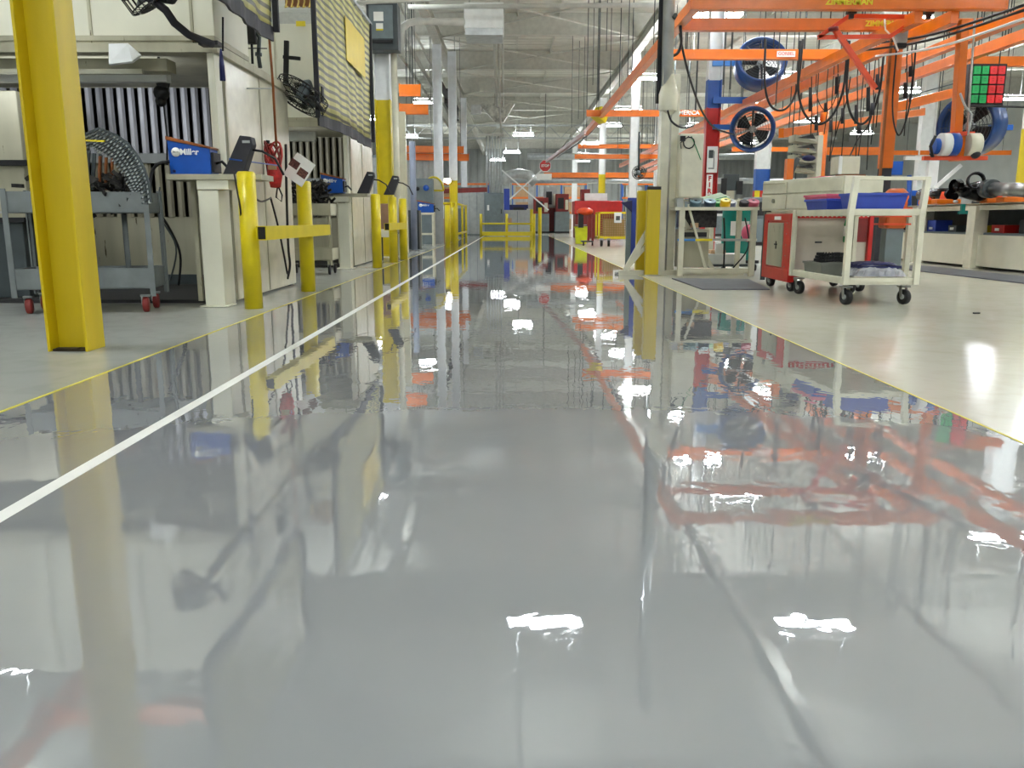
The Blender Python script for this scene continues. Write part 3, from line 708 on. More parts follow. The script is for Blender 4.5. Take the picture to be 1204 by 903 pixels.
# ================================================================== LEFT BACKGROUND
# booth three and the grey partitions
t = thing('partition_wall', 'pale grey corrugated partition on the left in the distance', 'partition', (-4.8, 33.5, 0))
corr_wall('sheet', -8.8, -2.9, 33.5, .1, 3.1, GRYL, .24, .04, t)
MB().box(-8.8, -2.9, 33.5, 33.56, 0, .1).box(-8.8, -2.9, 33.48, 33.58, 3.1, 3.2).build('frame', GRYP, t)
t = thing('partition_wall', 'tall pale grey partition panel left of the far electrical cabinet', 'partition', (-2.2, 40.5, 0))
for k in range(4):
    MB().box(-2.75+k*.36, -2.41+k*.36, 40.7, 40.74, .05, 2.2).build('panel', GRYL, t)
MB().box(-2.8, -1.3, 40.74, 40.78, 0, 2.25).build('frame', GRYP, t)
tag(MB().bar(P(512, 225, 33), P(572, 223, 34), .1, .18).build('red_beam', REDD), 'dark red crossbeam spanning in front of the grey partition', 'beam')
# cream frame behind bollards : far booth post + blue-grey post
tag(MB().box(-2.62, -2.3, 18.6, 18.75, 0, 3.0).build('cream_post', CRM), 'tall cream post directly behind the yellow-footed column', 'post')
tag(MB().cyl((-2.38, 20.5, 0), (-2.38, 20.5, 2.55), .075).build('blue_grey_post', pm('bluegrey', (132, 140, 158), .5)), 'round blue-grey jib post left of the distant blue welder', 'post')
t = thing('welder_stand', 'small cream stand holding the far blue welder', 'stand', (-2.55, 24.0, 0))
a, b = P(492, 250, 24), P(511, 270, 24)
MB().box(a.x, b.x, 23.8, 24.3, .86, .92).build('shelf', CRM, t)
for x in (a.x+.03, b.x-.03):
    for yy in (23.83, 24.27): MB().box(x-.025, x+.025, yy-.025, yy+.025, 0, .86).build('leg', CRM, t)
MB().box(a.x+.03, b.x-.03, 23.8, 24.3, .3, .35).build('lower_shelf', CRM, t)
W2 = dup(W0, loc=((a.x+b.x)/2, 24.0, .92), label='far blue welder on a small cream stand by the pallets')
W2.scale = (1.15, 1, 1)
t = thing('control_console', 'grey instrument console with round dial in the distance left', 'console', (-2.85, 25.5, 0))
a = P(490, 238, 25.5); b = P(505, 210, 25.5)
MB().box(a.x, b.x+.1, 25.4, 25.8, 0, b.z).build('cabinet', GRYP, t)
MB().lathe([(.001, 0), (.09, 0), (.09, .02), (.001, .02)], P(501, 221, 25.38), (0, -1, 0), 14).build('dial', BLU, t)
MB().lathe([(.001, 0), (.06, 0), (.06, .02), (.001, .02)], P(491, 222, 25.38), (0, -1, 0), 14).build('gauge', BLK, t)
t = thing('arched_window_frame', 'small yellow arched guard against the distant partition', 'guard', P(510, 225, 26))
pc = P(510, 224, 26)
MB().tube([pc+Vector((.3*math.cos(a_), 0, .4*math.sin(a_))) for a_ in [i*PI/10 for i in range(11)]], .03, 6).build('arch', YEL, t)
MB().tube([pc+Vector((-.3, 0, 0)), pc+Vector((.3, 0, 0))], .03, 6).build('sill', YEL, t)
MB().prism([(pc.x+.3*math.cos(a_), pc.z+.4*math.sin(a_)) for a_ in [i*PI/10 for i in range(11)]], 'y', 26.02, 26.04).build('panel', CRM, t)
MB().box(pc.x-.28, pc.x+.28, 26.0, 26.06, 0, pc.z).build('leg_panel', GRYL, t)
def pallet(x, y, label, s=1):
    t = thing('pallet', label, 'pallet', (x, y, 0))
    for k in range(5): MB().box(x-.55*s, x+.55*s, y-.4+k*.18, y-.3+k*.18, .12, .14).build('deck_board', WOOD, t)
    for k in (-1, 0, 1): MB().box(x+k*.5*s-.05, x+k*.5*s+.05, y-.4, y+.42, 0, .12).build('runner', WOOD, t)
    return t
p = G(500, 283); pallet(p.x, p.y, 'wooden pallet on the floor left behind the rear bollard')
p2 = dup(bpy.data.objects['pallet'], loc=(p.x, p.y, .16), label='upper wooden pallet stacked behind the rear bollard')
for k, (px, py, s, mt, lb) in enumerate([(521, 286, .4, CARD, 'cardboard box on the floor beside the pallets'), (522, 286, .36, CARD, 'smaller cardboard box on top of the box beside the pallets')]):
    g = G(px, py)
    z = 0 if k == 0 else .395
    t = thing('cardboard_box', lb, 'box', (g.x, g.y, z))
    MB().box(g.x-s/2, g.x+s/2, g.y-s/2, g.y+s/2, z, z+s*.98).build('carton', mt, t)
    MB().box(g.x-.03, g.x+.03, g.y-s/2-.002, g.y+s/2+.002, z+.0, z+s*.985).build('tape', WOOD, t)
# bench behind bollards C-E : brown crate on stand
t = thing('parts_crate', 'brown crate and grey shelf behind the three bollards', 'crate', (-2.35, 15.2, 0))
MB().box(-2.42, -2.12, 14.9, 15.6, .5, 1.0).build('crate', pm('brown_crate', (150, 118, 98), .7), t, bevel=.01)
MB().box(-2.45, -2.1, 14.8, 15.7, .46, .5).build('shelf', GRYP, t)
MB().box(-2.3, -2.15, 14.75, 14.79, .42, .56).build('paper', PAPER, t)
for x in (-2.42, -2.14):
    for yy in (14.85, 15.65): MB().box(x-.02, x+.02, yy-.02, yy+.02, 0, .46).build('leg', GRYD, t)
# far left clutter behind booths
for px, py, Y, ww, hh, mt, lb in [(483, 290, 21, .5, .95, GRYD, 'dark machine cabinet behind the rear bollard'), (520, 279, 36, .6, 1.3, CONC, 'grey cabinet among the far left posts'),
                                  (541, 279, 37, .5, 1.2, GRYP, 'grey cabinet close to the partition in the far left'), (471, 290, 20, .35, .8, BLK, 'black bin in the gap beside the rear bollard')]:
    p = P(px, py, Y); t = thing('machine_cabinet', lb, 'cabinet', (p.x, Y, 0))
    MB().box(p.x-ww/2, p.x+ww/2, Y-.25, Y+.25, 0, hh).build('body', mt, t, bevel=.01)
    MB().box(p.x-ww/2+.04, p.x+ww/2-.04, Y-.27, Y-.25, .1, hh-.1).build('door', mt, t, bevel=.004)
    MB().box(p.x+ww/2-.1, p.x+ww/2-.07, Y-.3, Y-.27, hh*.5, hh*.65).build('handle', STEEL, t)
# yellow guard frame around far posts
t = thing('machine_guard', 'yellow tubular guard frame enclosing equipment far on the left', 'guard frame', (-2.3, 31, 0))
for x in (-2.9, -2.0, -1.85):
    for yy in (28, 34): MB().cyl((x, yy, 0), (x, yy, 1.3), .045, n=8).build('post', YEL, t)
for z in (.25, 1.25):
    MB().cyl((-2.9, 28, z), (-1.85, 28, z), .04, n=8).build('rail', YEL, t); MB().cyl((-1.85, 28, z), (-1.85, 34, z), .04, n=8).build('rail', YEL, t)
# white security lamp at 535,220
t = thing('security_lamp', 'small bright twin lamp on the yellow foot of the white column', 'lamp', P(527, 214, 30.4))
c = P(527, 213, 30.4); MB().box(c.x-.16, c.x+.1, 30.35, 30.5, c.z-.05, c.z+.1).build('case', WHT, t)
MB().lathe([(.001, 0), (.09, 0), (.06, .08)], c+Vector((.0, -.1, 0)), (0, -1, 0), 12).build('lens', emit('small_lens', (255, 252, 230), 12), t)

# ================================================================== FAR BARRIER + CABINET
t = thing('barrier', 'yellow tubular barrier crossing the far end of the aisle', 'barrier', (-.1, 37.5, 0))
g0, g1, g2 = -1.35, -.0, 1.02
xs = [(567-602)/F*38.3, (596-602)/F*38.3, (627-602)/F*38.3]
for x in xs: MB().cyl((x, 37.5, 0), (x, 37.5, .98), .06, n=12).build('post', YEL, t)
MB().cyl((xs[0], 37.5, .55), (xs[2], 37.5, .55), .04, n=8).build('top_rail', YEL, t)
MB().box(xs[0]+.05, xs[2]-.05, 37.42, 37.58, .02, .2).build('kick_rail', YEL, t)
t = thing('electrical_cabinet', 'tall grey electrical cabinet behind the yellow barrier', 'electrical cabinet', (-.95, 39.8, 0))
a, b = P(570, 270, 39.8), P(592, 227, 39.8)
MB().box(a.x, b.x, 39.6, 40.1, .05, b.z).build('cabinet', GRYP, t, bevel=.01)
MB().box(a.x+.03, b.x-.03, 39.57, 39.6, .15, b.z-.05).build('door', GRYP, t, bevel=.005)
MB().box(a.x+.12, a.x+.22, 39.55, 39.57, b.z-.8, b.z-.55).build('notice', PAPER, t)
MB().box(b.x-.12, b.x-.08, 39.54, 39.57, 1.0, 1.2).build('handle', BLK, t)
t = thing('conduit_bundle', 'row of pale conduits rising from the grey electrical cabinet', 'conduit', (-.9, 39.9, 0))
for k in range(6):
    x = P(572.5+k*3.3, 200, 39.9).x; MB().cyl((x, 39.9, b.z), (x, 39.9, P(0, 158, 39.9).z), .035, n=8).build('conduit', GALV, t)
MB().box(P(560, 0, 39.9).x, P(592, 0, 39.9).x, 39.8, 40.0, P(0, 160, 39.9).z, P(0, 157, 39.9).z).build('strut', PIPEG, t)
t = thing('panel_box', 'pale grey low cabinet behind the right half of the yellow barrier', 'cabinet', (.3, 39.8, 0))
a, b = P(593, 270, 40), P(623, 247, 40)
MB().box(a.x, b.x, 39.8, 40.4, 0, b.z).build('body', GRYL, t, bevel=.01)
MB().box(a.x+.1, a.x+.35, 39.77, 39.8, .5, .8).build('vent', CARD, t); MB().box(a.x+.6, a.x+.63, 39.78, 39.8, .1, b.z-.05).build('door_gap', GRYP, t)
t = tag(MB().box(P(592, 0, 42).x, P(599, 0, 42).x, 41.8, 42.2, 0, P(0, 222, 42).z).build('blue_cabinet', BLUB), 'tall blue cabinet squeezed behind the far grey cabinet', 'cabinet')
# conduits along ceiling leading to cabinet
t = thing('ceiling_conduits', 'pair of pale pipes running under the roof towards the far cabinet', 'pipe', (-.6, 25, 6))
for k in range(3):
    MB().tube([P(582+k*4.5, 40, 22), P(583+k*4.2, 90, 30), P(585+k*3.5, 125, 39)], .05-.01*k, 8).build('pipe', PIPEG, t)
MB().tube([P(587, 125, 39), P(590, 160, 42)], .05).build('drop', PIPEG, t)
# crumpled insulated duct below truss
DUCT = pm('foil_wrap', (196, 196, 186), .4, .5, var=.35, scale=5)
t = thing('wrapped_duct', 'crumpled foil-wrapped duct fitting under the far roof truss', 'duct', P(585, 140, 44))
c = P(582, 132, 44); MB().prism([(c.x-.8, c.z+.4), (c.x+1.0, c.z+.4), (c.x+.45, c.z-.5), (c.x+.05, c.z-.55)], 'y', 43.7, 44.3).build('hopper', DUCT, t)
MB().box(c.x-1.2, c.x-.7, 43.8, 44.2, c.z-.1, c.z+.35).build('collar', GALV, t); hang(t, [(c.x, 44, c.z+.3)])
# unit heater box (white) under the roof
t = thing('air_unit', 'white rectangular air unit hung high above the aisle', 'air unit', P(568, 42, 20))
a, b = P(546, 42, 20), P(592, 4, 20)
MB().box(a.x, b.x, 19.9, 20.9, a.z+.15, b.z).build('casing', WHT, t, bevel=.01)
MB().box(a.x-.02, b.x+.02, 19.88, 20.92, a.z+.56, a.z+.6).build('seam', GRYL, t)
MB().box(a.x+.02, b.x-.02, 19.92, 20.88, a.z, a.z+.15).build('lower_grille', GALV, t)
for x in (a.x+.1, b.x-.1): MB().cyl((x, 20.4, b.z), (x, 20.4, CEILZ-.1), .02, n=6).build('hanger', PIPEG, t)
# long cross pipe at top & far cross truss
tag(MB().tube([P(480, 8, 19), P(780, 6, 19)], .05, 8).build('cross_pipe', PIPEG), 'pale sprinkler pipe crossing the top of the view', 'pipe')
tag(MB().tube([P(400, 4, 15), P(555, -2, 15.5)], .03, 8).build('cross_pipe', PIPEG), 'thinner pale pipe above the grey electrical box', 'pipe')
t = thing('cross_truss', 'pale open truss spanning the hall beyond the aisle cabinets', 'truss', (0, 53, 5.9))
MB().box(-10.5, 20, 52.95, 53.05, 5.6, 5.7).box(-10.5, 20, 52.95, 53.05, 6.35, 6.45).build('chord', GRYL, t)
mb = MB()
for k in range(20): mb.bar((-10.5+k*1.5, 53, 5.65), (-9.75+k*1.5, 53, 6.4), .05, .05).bar((-9.75+k*1.5, 53, 6.4), (-9+k*1.5, 53, 5.65), .05, .05)
mb.build('web', GRYL, t)
t = thing('cable_tray', 'long pale cable tray running away under the roof, left of the aisle', 'cable tray', (-3.1, 26, 6))
for x in (-3.35, -2.95): MB().box(x-.02, x+.02, 10, 52, 5.5, 5.62).build('side_rail', PIPEG, t)
for k in range(60): MB().box(-3.35, -2.95, 10.2+k*.7, 10.26+k*.7, 5.52, 5.54).build('rung', PIPEG, t)
MB().tube([(-3.0, 10, 5.7), (-3.0, 40, 5.7)], .05, 8).tube([(-2.75, 10, 5.9), (-2.75, 44, 5.9)], .04, 8).build('pipe', PIPEG, t)
for k in range(8):
    for x in (-3.35, -2.95): MB().cyl((x, 12+k*5, 5.6), (x, 12+k*5, CEILZ-.1), .01, n=5).build('hanger', PIPEG, t)
t = tag(MB().box(-2.65, -2.45, 34, 40, 5.2, 5.75).box(-2.6, -2.5, 30, 34, 5.35, 5.6).build('black_duct', BLK), 'black grille duct under the roof beside the cable tray', 'duct')

# ================================================================== OVERHEAD CRANES
def track(p, q, label, hgt=.17, wid=.09, mat=ORG, cat='crane beam', up=(0, 0, 1), parent=None):
    "enclosed crane track: closed section with flanges along the bottom slot"
    p, q = Vector(p), Vector(q); d = (q-p).normalized(); up = Vector(up); r = d.cross(up).normalized()
    t = thing('crane_beam', label, cat, tuple(p))
    MB().bar(p, q, wid, hgt*.86).bar(p-up*hgt*.46, q-up*hgt*.46, wid*1.35, hgt*.08).build('track', mat, t, bevel=.004)
    for e in (p, q):
        MB().bar(e-d*.012+up*0, e+d*.012, wid*1.1, hgt).build('end_cap', mat, t)
    L_ = (q-p).length; n = max(2, int(L_/3))
    for k in range(n+1):
        c = p+d*(.3+(L_-.6)*k/n)
        MB().cyl(c+up*hgt*.43, (c.x, c.y, CEILZ-.1), .009, n=5).build('hanger', GRYD, t)
    return t
ZR = 3.2
for x, y0, y1, z, lb in [(5.05, 11.0, 40, 3.2, 'leftmost long orange crane runway of the right hand set'), (5.5, 11.0, 40, 3.2, 'second long orange crane runway from the left'),
                         (6.3, 9.3, 44, 3.2, 'third long orange crane runway, above the bench'), (7.0, 9.0, 44, 3.2, 'fourth long orange crane runway nearest the right edge'),
                         (2.31, 10.95, 27, 3.4, 'orange runway closing the left end of the crane bays')]:
    track((x, y0, z), (x, y1, z), lb)
def pb(px0, px1, py, Y): return P(px0, py, Y), Vector((P(px1, py, Y).x, Y, P(px0, py, Y).z))
br = [pb(812, 1182, 3.5, 10.95)+('orange bridge beam along the top edge with yellow lettering',),
      pb(800, 1152, 29, 12.2)+('second orange bridge beam from the top with yellow lettering',),
      pb(786, 1032, 64, 14.3)+('third orange bridge beam from the top with a white label',),
      pb(690, 884, 133, 22.2)+('orange bridge beam passing behind the banded column',),
      pb(680, 778, 172, 33)+('far orange bridge beam crossing above the mesh cart',),
      pb(676, 776, 184, 31.5)+('far lower orange bridge beam crossing above the mesh cart',),
      ((6.3, 14.6, 2.55), (9.2, 17.0, 3.3), 'slanting orange beam behind the hanging cables'),
      ((5.0, 16.0, 2.3), (10.2, 21.5, 3.35), 'long rising orange beam lower behind the cables'),
      pb(1140, 1230, 72, 15)+('short orange beam over the red and green board',),
      ((8.2, 32, 3.3), (14, 32, 3.3), 'far orange beam behind the drum fans'),
      ((10.5, 31, 3.1), (18, 31, 3.1), 'far orange beam low at the right beneath lamps')]
BR = []
for p, q, lb in br: BR.append(track(p, q, lb))
for p, q, lb in [((-4.6, 7.3, 4.0), (-3.0, 7.3, 4.0), 'orange crossbeam high over the nearest booth, mirrored in the floor'),
                 ((-4.5, 3.0, 4.05), (-4.5, 9.8, 4.05), 'orange runway high over the nearest booth, mirrored in the floor'),
                 (P(470, 106, 20), P(494, 106, 20), 'short orange beam end beside the grey column, upper'),
                 (P(470, 128, 22), P(503, 128, 22), 'short orange beam end beside the grey column, lower'),
                 (P(470, 175, 33), P(545, 176, 33), 'thick orange beam across the far left bay'),
                 (P(478, 184, 33.4), P(551, 185, 33.4), 'thin orange beam below the thick one in the far left bay')]:
    track(p, q, lb, hgt=.28 if p[1] > 15 else .2)
# lettering on bridges
text('ZIMMERMAN', .1, (P(999, 2, 10.89).x, 10.895, BR[0].location.z+.0), FRONT, YTXT, BR[0], bold=.004)
text('ZIMMERMAN', .1, (P(1043, 27, 12.13).x, 12.145, BR[1].location.z), FRONT, YTXT, BR[1], bold=.004)
MB().box(P(918, 0, 14.2).x, P(940, 0, 14.2).x, 14.235, 14.24, BR[2].location.z-.05, BR[2].location.z+.04).build('white_label', PAPER, BR[2])
text('GORBEL', .07, (P(929, 0, 14.2).x, 14.232, BR[2].location.z), FRONT, ORGR, BR[2])
text('TC/AMERICA', .15, (P(808, 0, 22.1).x, 22.14, BR[3].location.z), FRONT, PAPER, BR[3], bold=.004)
# yellow stop at the left runway end
tag(MB().cb((2.31, 22.6, 3.4), (.3, .3, .3), (0, .5, .5)).build('end_stop', YEL), 'yellow bumper block on the left crane runway', 'bumper')
# dark rails running to the yellow tip
cable([P(794, 18, 11), P(750, 85, 18), P(690, 160, 36), P(655, 185, 48)], .03, GRYD, 'thin dark cable descending from the crane corner into the distance', 'cable')
tag(MB().bar(P(712, 138, 24), P(643, 190, 40), .12, .12).build('slanted_pipe', pm('brownish_pipe', (160, 110, 100), .3)), 'slanted brownish pipe leading down from the yellow bumper', 'pipe')
# light red square carrier frame with diagonal strut (trolley)
t = thing('crane_trolley', 'red-orange trolley frame hanging between the top two bridges', 'trolley', P(1020, 40, 11.5))
fr = [P(962, 44, 11.3), P(998, 19, 11.3), P(1082, 20, 11.3), P(1046, 43, 11.3)]
for i in range(4): MB().bar(fr[i], fr[(i+1) % 4], .035, .05).build('frame_bar', ORGR, t)
MB().bar(P(980, 32, 11.25), P(1029, 104, 11.25), .06, .06).build('strut', ORGR, t)
MB().cyl(P(980, 32, 11.2), P(980, 36, 11.2), .06).build('pivot', REDD, t)
for px in (1001, 1092): MB().cb(P(px, 14, 11.1), (.11, .08, .05)).cb(P(px, 17, 11.1), (.05, .05, .1)).build('hanger_wheel', BLK, t)
# grey hoist on the trolley
t = thing('hoist_motor', 'cylindrical grey hoist motor hanging from the red-orange trolley', 'hoist', P(1060, 70, 11.6))
c = P(1060, 38, 11.6); MB().lathe([(.001, -.14), (.07, -.14), (.08, -.12), (.08, .1), (.07, .13), (.001, .13)], c, (0, 0, 1), 16).build('motor', GRYL, t)
MB().box(c.x-.06, c.x+.06, c.y-.05, c.y+.05, c.z-.2, c.z-.14).build('coupling', BLK, t)
tag(MB().tube([P(1040, 20, 11.5), P(1041, 35, 11.5), P(1050, 44, 11.5), P(1056, 60, 11.5)], .012).build('white_hose', WHT), 'short white hose curling above the grey hoist motor', 'hose')
# orange posts
t = thing('orange_post', 'tall orange post with black sleeve standing behind the drawer chest', 'post', (5.7, 12.4, 0))
x = P(1047, 120, 12.4).x
MB().box(x-.08, x+.08, 12.32, 12.48, 1.45, 3.3).build('upper_post', ORG, t, bevel=.005)
MB().box(x-.075, x+.075, 12.33, 12.47, .0, 1.45).build('sleeve', CHAR, t, bevel=.005)
MB().box(x-.12, x-.09, 12.28, 12.32, 1.0, 3.2).build('cable_cover', BRN, t)
t = thing('drop_mast', 'orange vertical mast hanging with blue and white lift unit', 'lift mast', (6.1, 11.0, 1.6))
a = P(1130, 50, 11); b = P(1124, 158, 11)
a.z = 2.86; MB().bar(a+Vector((0, 0, .3)), b, .1, .12).build('mast', ORG, t, bevel=.005)
MB().tube([a+Vector((.1, -.08, .3)), b+Vector((.1, -.08, 0))], .014).build('air_line', GALV, t)
MB().box(b.x-.12, b.x+.16, 10.85, 11.1, b.z-.03, b.z+.02).build('flange', ORGR, t)
MB().box(b.x-.02, b.x+.1, 10.88, 11.08, b.z-.33, b.z-.03).build('lower_mast', ORG, t)
for px0, px1, mt, nm in ((1105, 1115, WHT, 'white_end'), (1115, 1125, BLU, 'blue_drum'), (1136, 1150, CRM, 'cream_drum')):
    p0 = P(px0, 170, 10.85); p1 = P(px1, 170, 10.85); MB().cyl(p0, p1, .14, n=18).build(nm, mt, t)
MB().cyl(P(1097, 172, 10.9), P(1105, 172, 10.9), .1).build('motor', BLU, t)
MB().tube([P(1100, 160, 10.8), P(1094, 172, 10.8), P(1097, 185, 10.8), P(1094, 180, 10.8)], .02).build('hose_stub', BLK, t)
MB().bar(P(1085, 186, 10.9), P(1160, 186, 10.9), .06, .05).build('lift_bar', ORGR, t)
MB().ball(P(1147, 181, 10.8), .06).tube([P(1140, 178, 10.8), P(1150, 170, 10.8), P(1155, 160, 10.8)], .025).build('gripper', CHAR, t)
tag(MB().cyl((P(970, 130, 20).x, 20, 0), (P(970, 130, 20).x, 20, 3.3), .1, n=12).build('orange_post', ORG), 'orange round post behind the hanging cables', 'post')

# festoon loops of black cable
def loop(px0, px1, ytop, ybot, Y, r, lb):
    a, b = P(px0, ytop, Y), P(px1, ytop, Y); zb = P(px0, ybot, Y).z; pts = []
    for i in range(13):
        s = i/12; x = a.x+(b.x-a.x)*(.5-.5*math.cos(PI*s)); z = a.z-(a.z-zb)*math.sin(PI*s)**.55 if 0 < s < 1 else a.z
        pts.append((x, Y+.02*math.sin(i), z))
    return cable(pts, r, BLK, lb, 'cable', sub=3)
loop(941, 997, 48, 146, 13.9, .02, 'widest black festoon loop left of the red diagonal strut')
loop(944, 900, 46, 130, 13.95, .018, 'black festoon loop nearest the upper drum fan')
loop(999, 1040, 48, 146, 13.7, .02, 'black festoon loop behind the red diagonal strut')
loop(1055, 1077, 50, 159, 12.0, .012, 'narrow black loop right of the grey hoist motor')
loop(962, 990, 60, 130, 15.0, .008, 'thin inner loop within the widest festoon')
LN = sorted([954, 961, 972, 985, 992, 1008, 1012, 1022, 1027, 1033, 1066, 1072, 978])
for i, (px, y0, y1, Y) in enumerate([(954, 60, 200, 15), (961, 110, 196, 15.2), (972, 105, 158, 15), (985, 60, 160, 14.6), (992, 100, 190, 14.4), (1008, 90, 200, 14.2), (1012, 130, 185, 14.5), (1022, 60, 200, 13.8), (1027, 100, 170, 13.5), (1033, 60, 150, 13.6), (1066, 70, 160, 12.4), (1072, 60, 120, 12.3), (978, 120, 190, 14.8)]):
    a, b = P(px, y0, Y), P(px-3, y1, Y)
    t = thing('hanging_tool_line', 'black air tool line with grip, %s from the left in the hanging cable cluster' % ORDN[LN.index(px)], 'tool line', tuple(b), group='tool lines in the cable cluster')
    MB().tube([(a.x, Y, 3.5), a, (a+b)/2+Vector((.03, 0, 0)), b], .009, 5).build('line', BLK, t)
    MB().tube([a.lerp(b, .3), a.lerp(b, .5)], .03, 7).build('grip', CHAR, t)
cable([P(990, 205, 13.5), P(1008, 165, 13.6), P(1022, 145, 13.6), P(1030, 110, 13.6)], .012, BLK, 'dark cable rising from the cream box into the cable cluster')
cable([P(975, 190, 14), P(985, 150, 14), P(995, 120, 14), P(1000, 90, 14)], .01, BLK, 'dark cable rising steeply above the angled parts rack')
# cable from crane corner to fan
cable([P(798, 30, 13.5), P(803, 60, 13.6), P(812, 95, 14), P(825, 130, 15), P(840, 150, 16), P(862, 158, 17)], .018, BLK, 'long black cable swooping from the crane corner to the lower drum fan')
cable([P(785, 130, 10.9), P(790, 143, 11), P(802, 150, 11.2), P(815, 148, 12)], .014, BLK, 'black cable between jib column and the banded column')
cable([P(800, 30, 12), P(801, 50, 12), P(797, 62, 12), P(789, 66, 12), P(787, 58, 12)], .02, BLK, 'black cable coil at the left crane corner')
# conveyor wires top right
for k, (a, b) in enumerate([((1010, 60, 13), (1204, 12, 9.5)), ((1020, 52, 13), (1204, 6, 9.5)), ((1030, 66, 12.6), (1204, 22, 9.3))]):
    p, q = P(*a), P(*b); mid = (p+q)/2-Vector((0, 0, .08))
    cable([p, mid, q], .016, WHT if k == 2 else BLK, ['upper black hose sweeping to the top right corner', 'topmost black hose sweeping to the top right corner', 'pale hose sweeping to the top right corner'][k], 'hose')
cable([P(1129, 110, 10.9), P(1135, 125, 10.8), P(1142, 135, 10.8), P(1140, 150, 10.7), P(1138, 158, 10.7)], .014, GRYL, 'grey hose hanging beside the orange mast', 'hose')
cable([P(1130, 62, 14), P(1204, 50, 14)], .012, GRYD, 'dark wire stretched above the bin rack at the right')
cable([P(1050, 118, 18), P(1090, 107, 18), P(1130, 96, 18)], .014, GRYD, 'dark wire rising behind the tall orange post')
cable([P(1128, 124, 14), P(1204, 126, 14)], .016, BLK, 'black cable running beneath the bin rack')

# ---- drum fans
def drum_fan(c, n, r, label):
    t = thing('drum_fan', label, 'fan', tuple(c)); n = Vector(n).normalized(); c = Vector(c)
    u = n.cross(Vector((0, 0, 1))).normalized(); w_ = n.cross(u); d = .22
    MB().lathe([(r*.99, -d), (r*1.04, -d+.01), (r*1.04, d-.01), (r*.99, d), (r*.84, d*.6), (r*.82, 0), (r*.84, -d*.6), (r*.99, -d)], c, n, 36).build('shroud', BLUF, t)
    mb = MB()
    for s in (-1, 1):
        for k in range(6): mb.tube([c+n*s*d*.9+(u*math.cos(a)+w_*math.sin(a))*r*(.25+.12*k) for a in [i*2*PI/24 for i in range(25)]], .005, 4)
        for k in range(8):
            a = k*PI/4; mb.tube([c+n*s*d*.9+(u*math.cos(a)+w_*math.sin(a))*.04, c+n*s*d*.9+(u*math.cos(a)+w_*math.sin(a))*r*.9], .005, 4)
    mb.build('guard', GRYD, t)
    for k in range(4):
        a = k*PI/2+.5; e = a+.95
        d0 = u*math.cos(a)+w_*math.sin(a); e0 = u*math.cos(e)+w_*math.sin(e); m0 = u*math.cos((a+e)/2)+w_*math.sin((a+e)/2)
        pp = [c+d0*.06+n*.03, c+d0*r*.74+n*.06, c+m0*r*.8, c+e0*r*.74-n*.06, c+e0*.06-n*.03]
        MB().add(pp+[q+n*.006 for q in pp], [(0, 1, 2, 3, 4), (9, 8, 7, 6, 5), (0, 5, 6, 1), (1, 6, 7, 2), (2, 7, 8, 3), (3, 8, 9, 4), (4, 9, 5, 0)]).build('blade', BLK, t)
    MB().lathe([(.001, -.05), (.07, -.05), (.08, 0), (.07, .12), (.001, .13)], c, n, 14).build('hub', GRYL, t)
    MB().bar(c-w_*r*.9+n*.1, c+w_*r*.9+n*.1, .04, .02).build('cross_strut', CHAR, t)
    return t
c = P(894, 76, 18.4); drum_fan(c, (-.1, -1, .45), .5, 'upper blue drum fan on the light blue arm')
c = P(885, 152, 18.0); drum_fan(c, (-.35, -1, -.1), .44, 'lower blue drum fan with black blades facing the aisle')
c = P(1142, 148, 15.2); f3 = drum_fan(c, (-.9, -.6, -.1), .5, 'blue drum fan turned sideways behind the orange mast')
for (a, b, Y, mt, lb) in [((838, 74), (872, 74), 18.9, BLUL, 'light blue arm holding the upper drum fan'), ((838, 118), (880, 118), 18.9, BLUP, 'blue arm below the upper drum fan'), ((838, 149), (864, 150), 18.9, BLUP, 'blue arm holding the lower drum fan'),
                          ((1163, 150), (1190, 150), 17, BLUP, 'blue arm joining the right column to its drum fan')]:
    tag(MB().bar(P(*a, Y), P(*b, Y), .08, .13 if a[1] < 140 else .1).build('fan_arm', mt), lb, 'bracket')
# small dark fan far
c = P(751, 203, 26); t = dark_fan(c, (-.3, -1, 0), .2, 'small dark round fan above the mesh cart'); 
MB().tube([c, c+Vector((0, .1, .9)), c+Vector((0, .1, 1.2))], .03).build('stem', GRYD, t)

# ---- green/red bin board
t = thing('andon_board', 'hanging board of green and red square panels, upper right', 'display board', P(1162, 122, 14.5))
p00 = P(1140, 122, 14.43); p11 = P(1183, 77, 14.43)
w_ = p11.x-p00.x; hh = p11.z-p00.z; 
MB().box(p00.x-.05, p11.x+.03, 14.45, 14.62, p00.z-.03, p11.z+.03).build('backing', BLK, t)
GRN2 = pm('board_green', (26, 160, 84), .4, var=.1); RED2 = pm('board_red', (226, 44, 48), .4, var=.1)
for i in range(4):
    for j in range(4):
        x0 = p00.x+i*w_/4; z0 = p00.z+j*hh/4
        pn = MB().box(x0+.012, x0+w_/4-.012, 14.41, 14.45, z0+.012, z0+hh/4-.012).build('panel', GRN2 if i < 2 else RED2, t, bevel=.004)
        MB().box(x0+.05, x0+w_/4-.05, 14.405, 14.41, z0+.05, z0+.065).build('rib', GRN if i < 2 else RED, t); MB().box(x0+.05, x0+w_/4-.05, 14.405, 14.41, z0+hh/4-.065, z0+hh/4-.05).build('rib', GRN if i < 2 else RED, t)
for x in (p00.x+.05, p11.x-.05): MB().cyl((x, 14.55, p11.z), (x, 14.55, CEILZ-.1), .01, n=5).build('chain', GRYD, t)

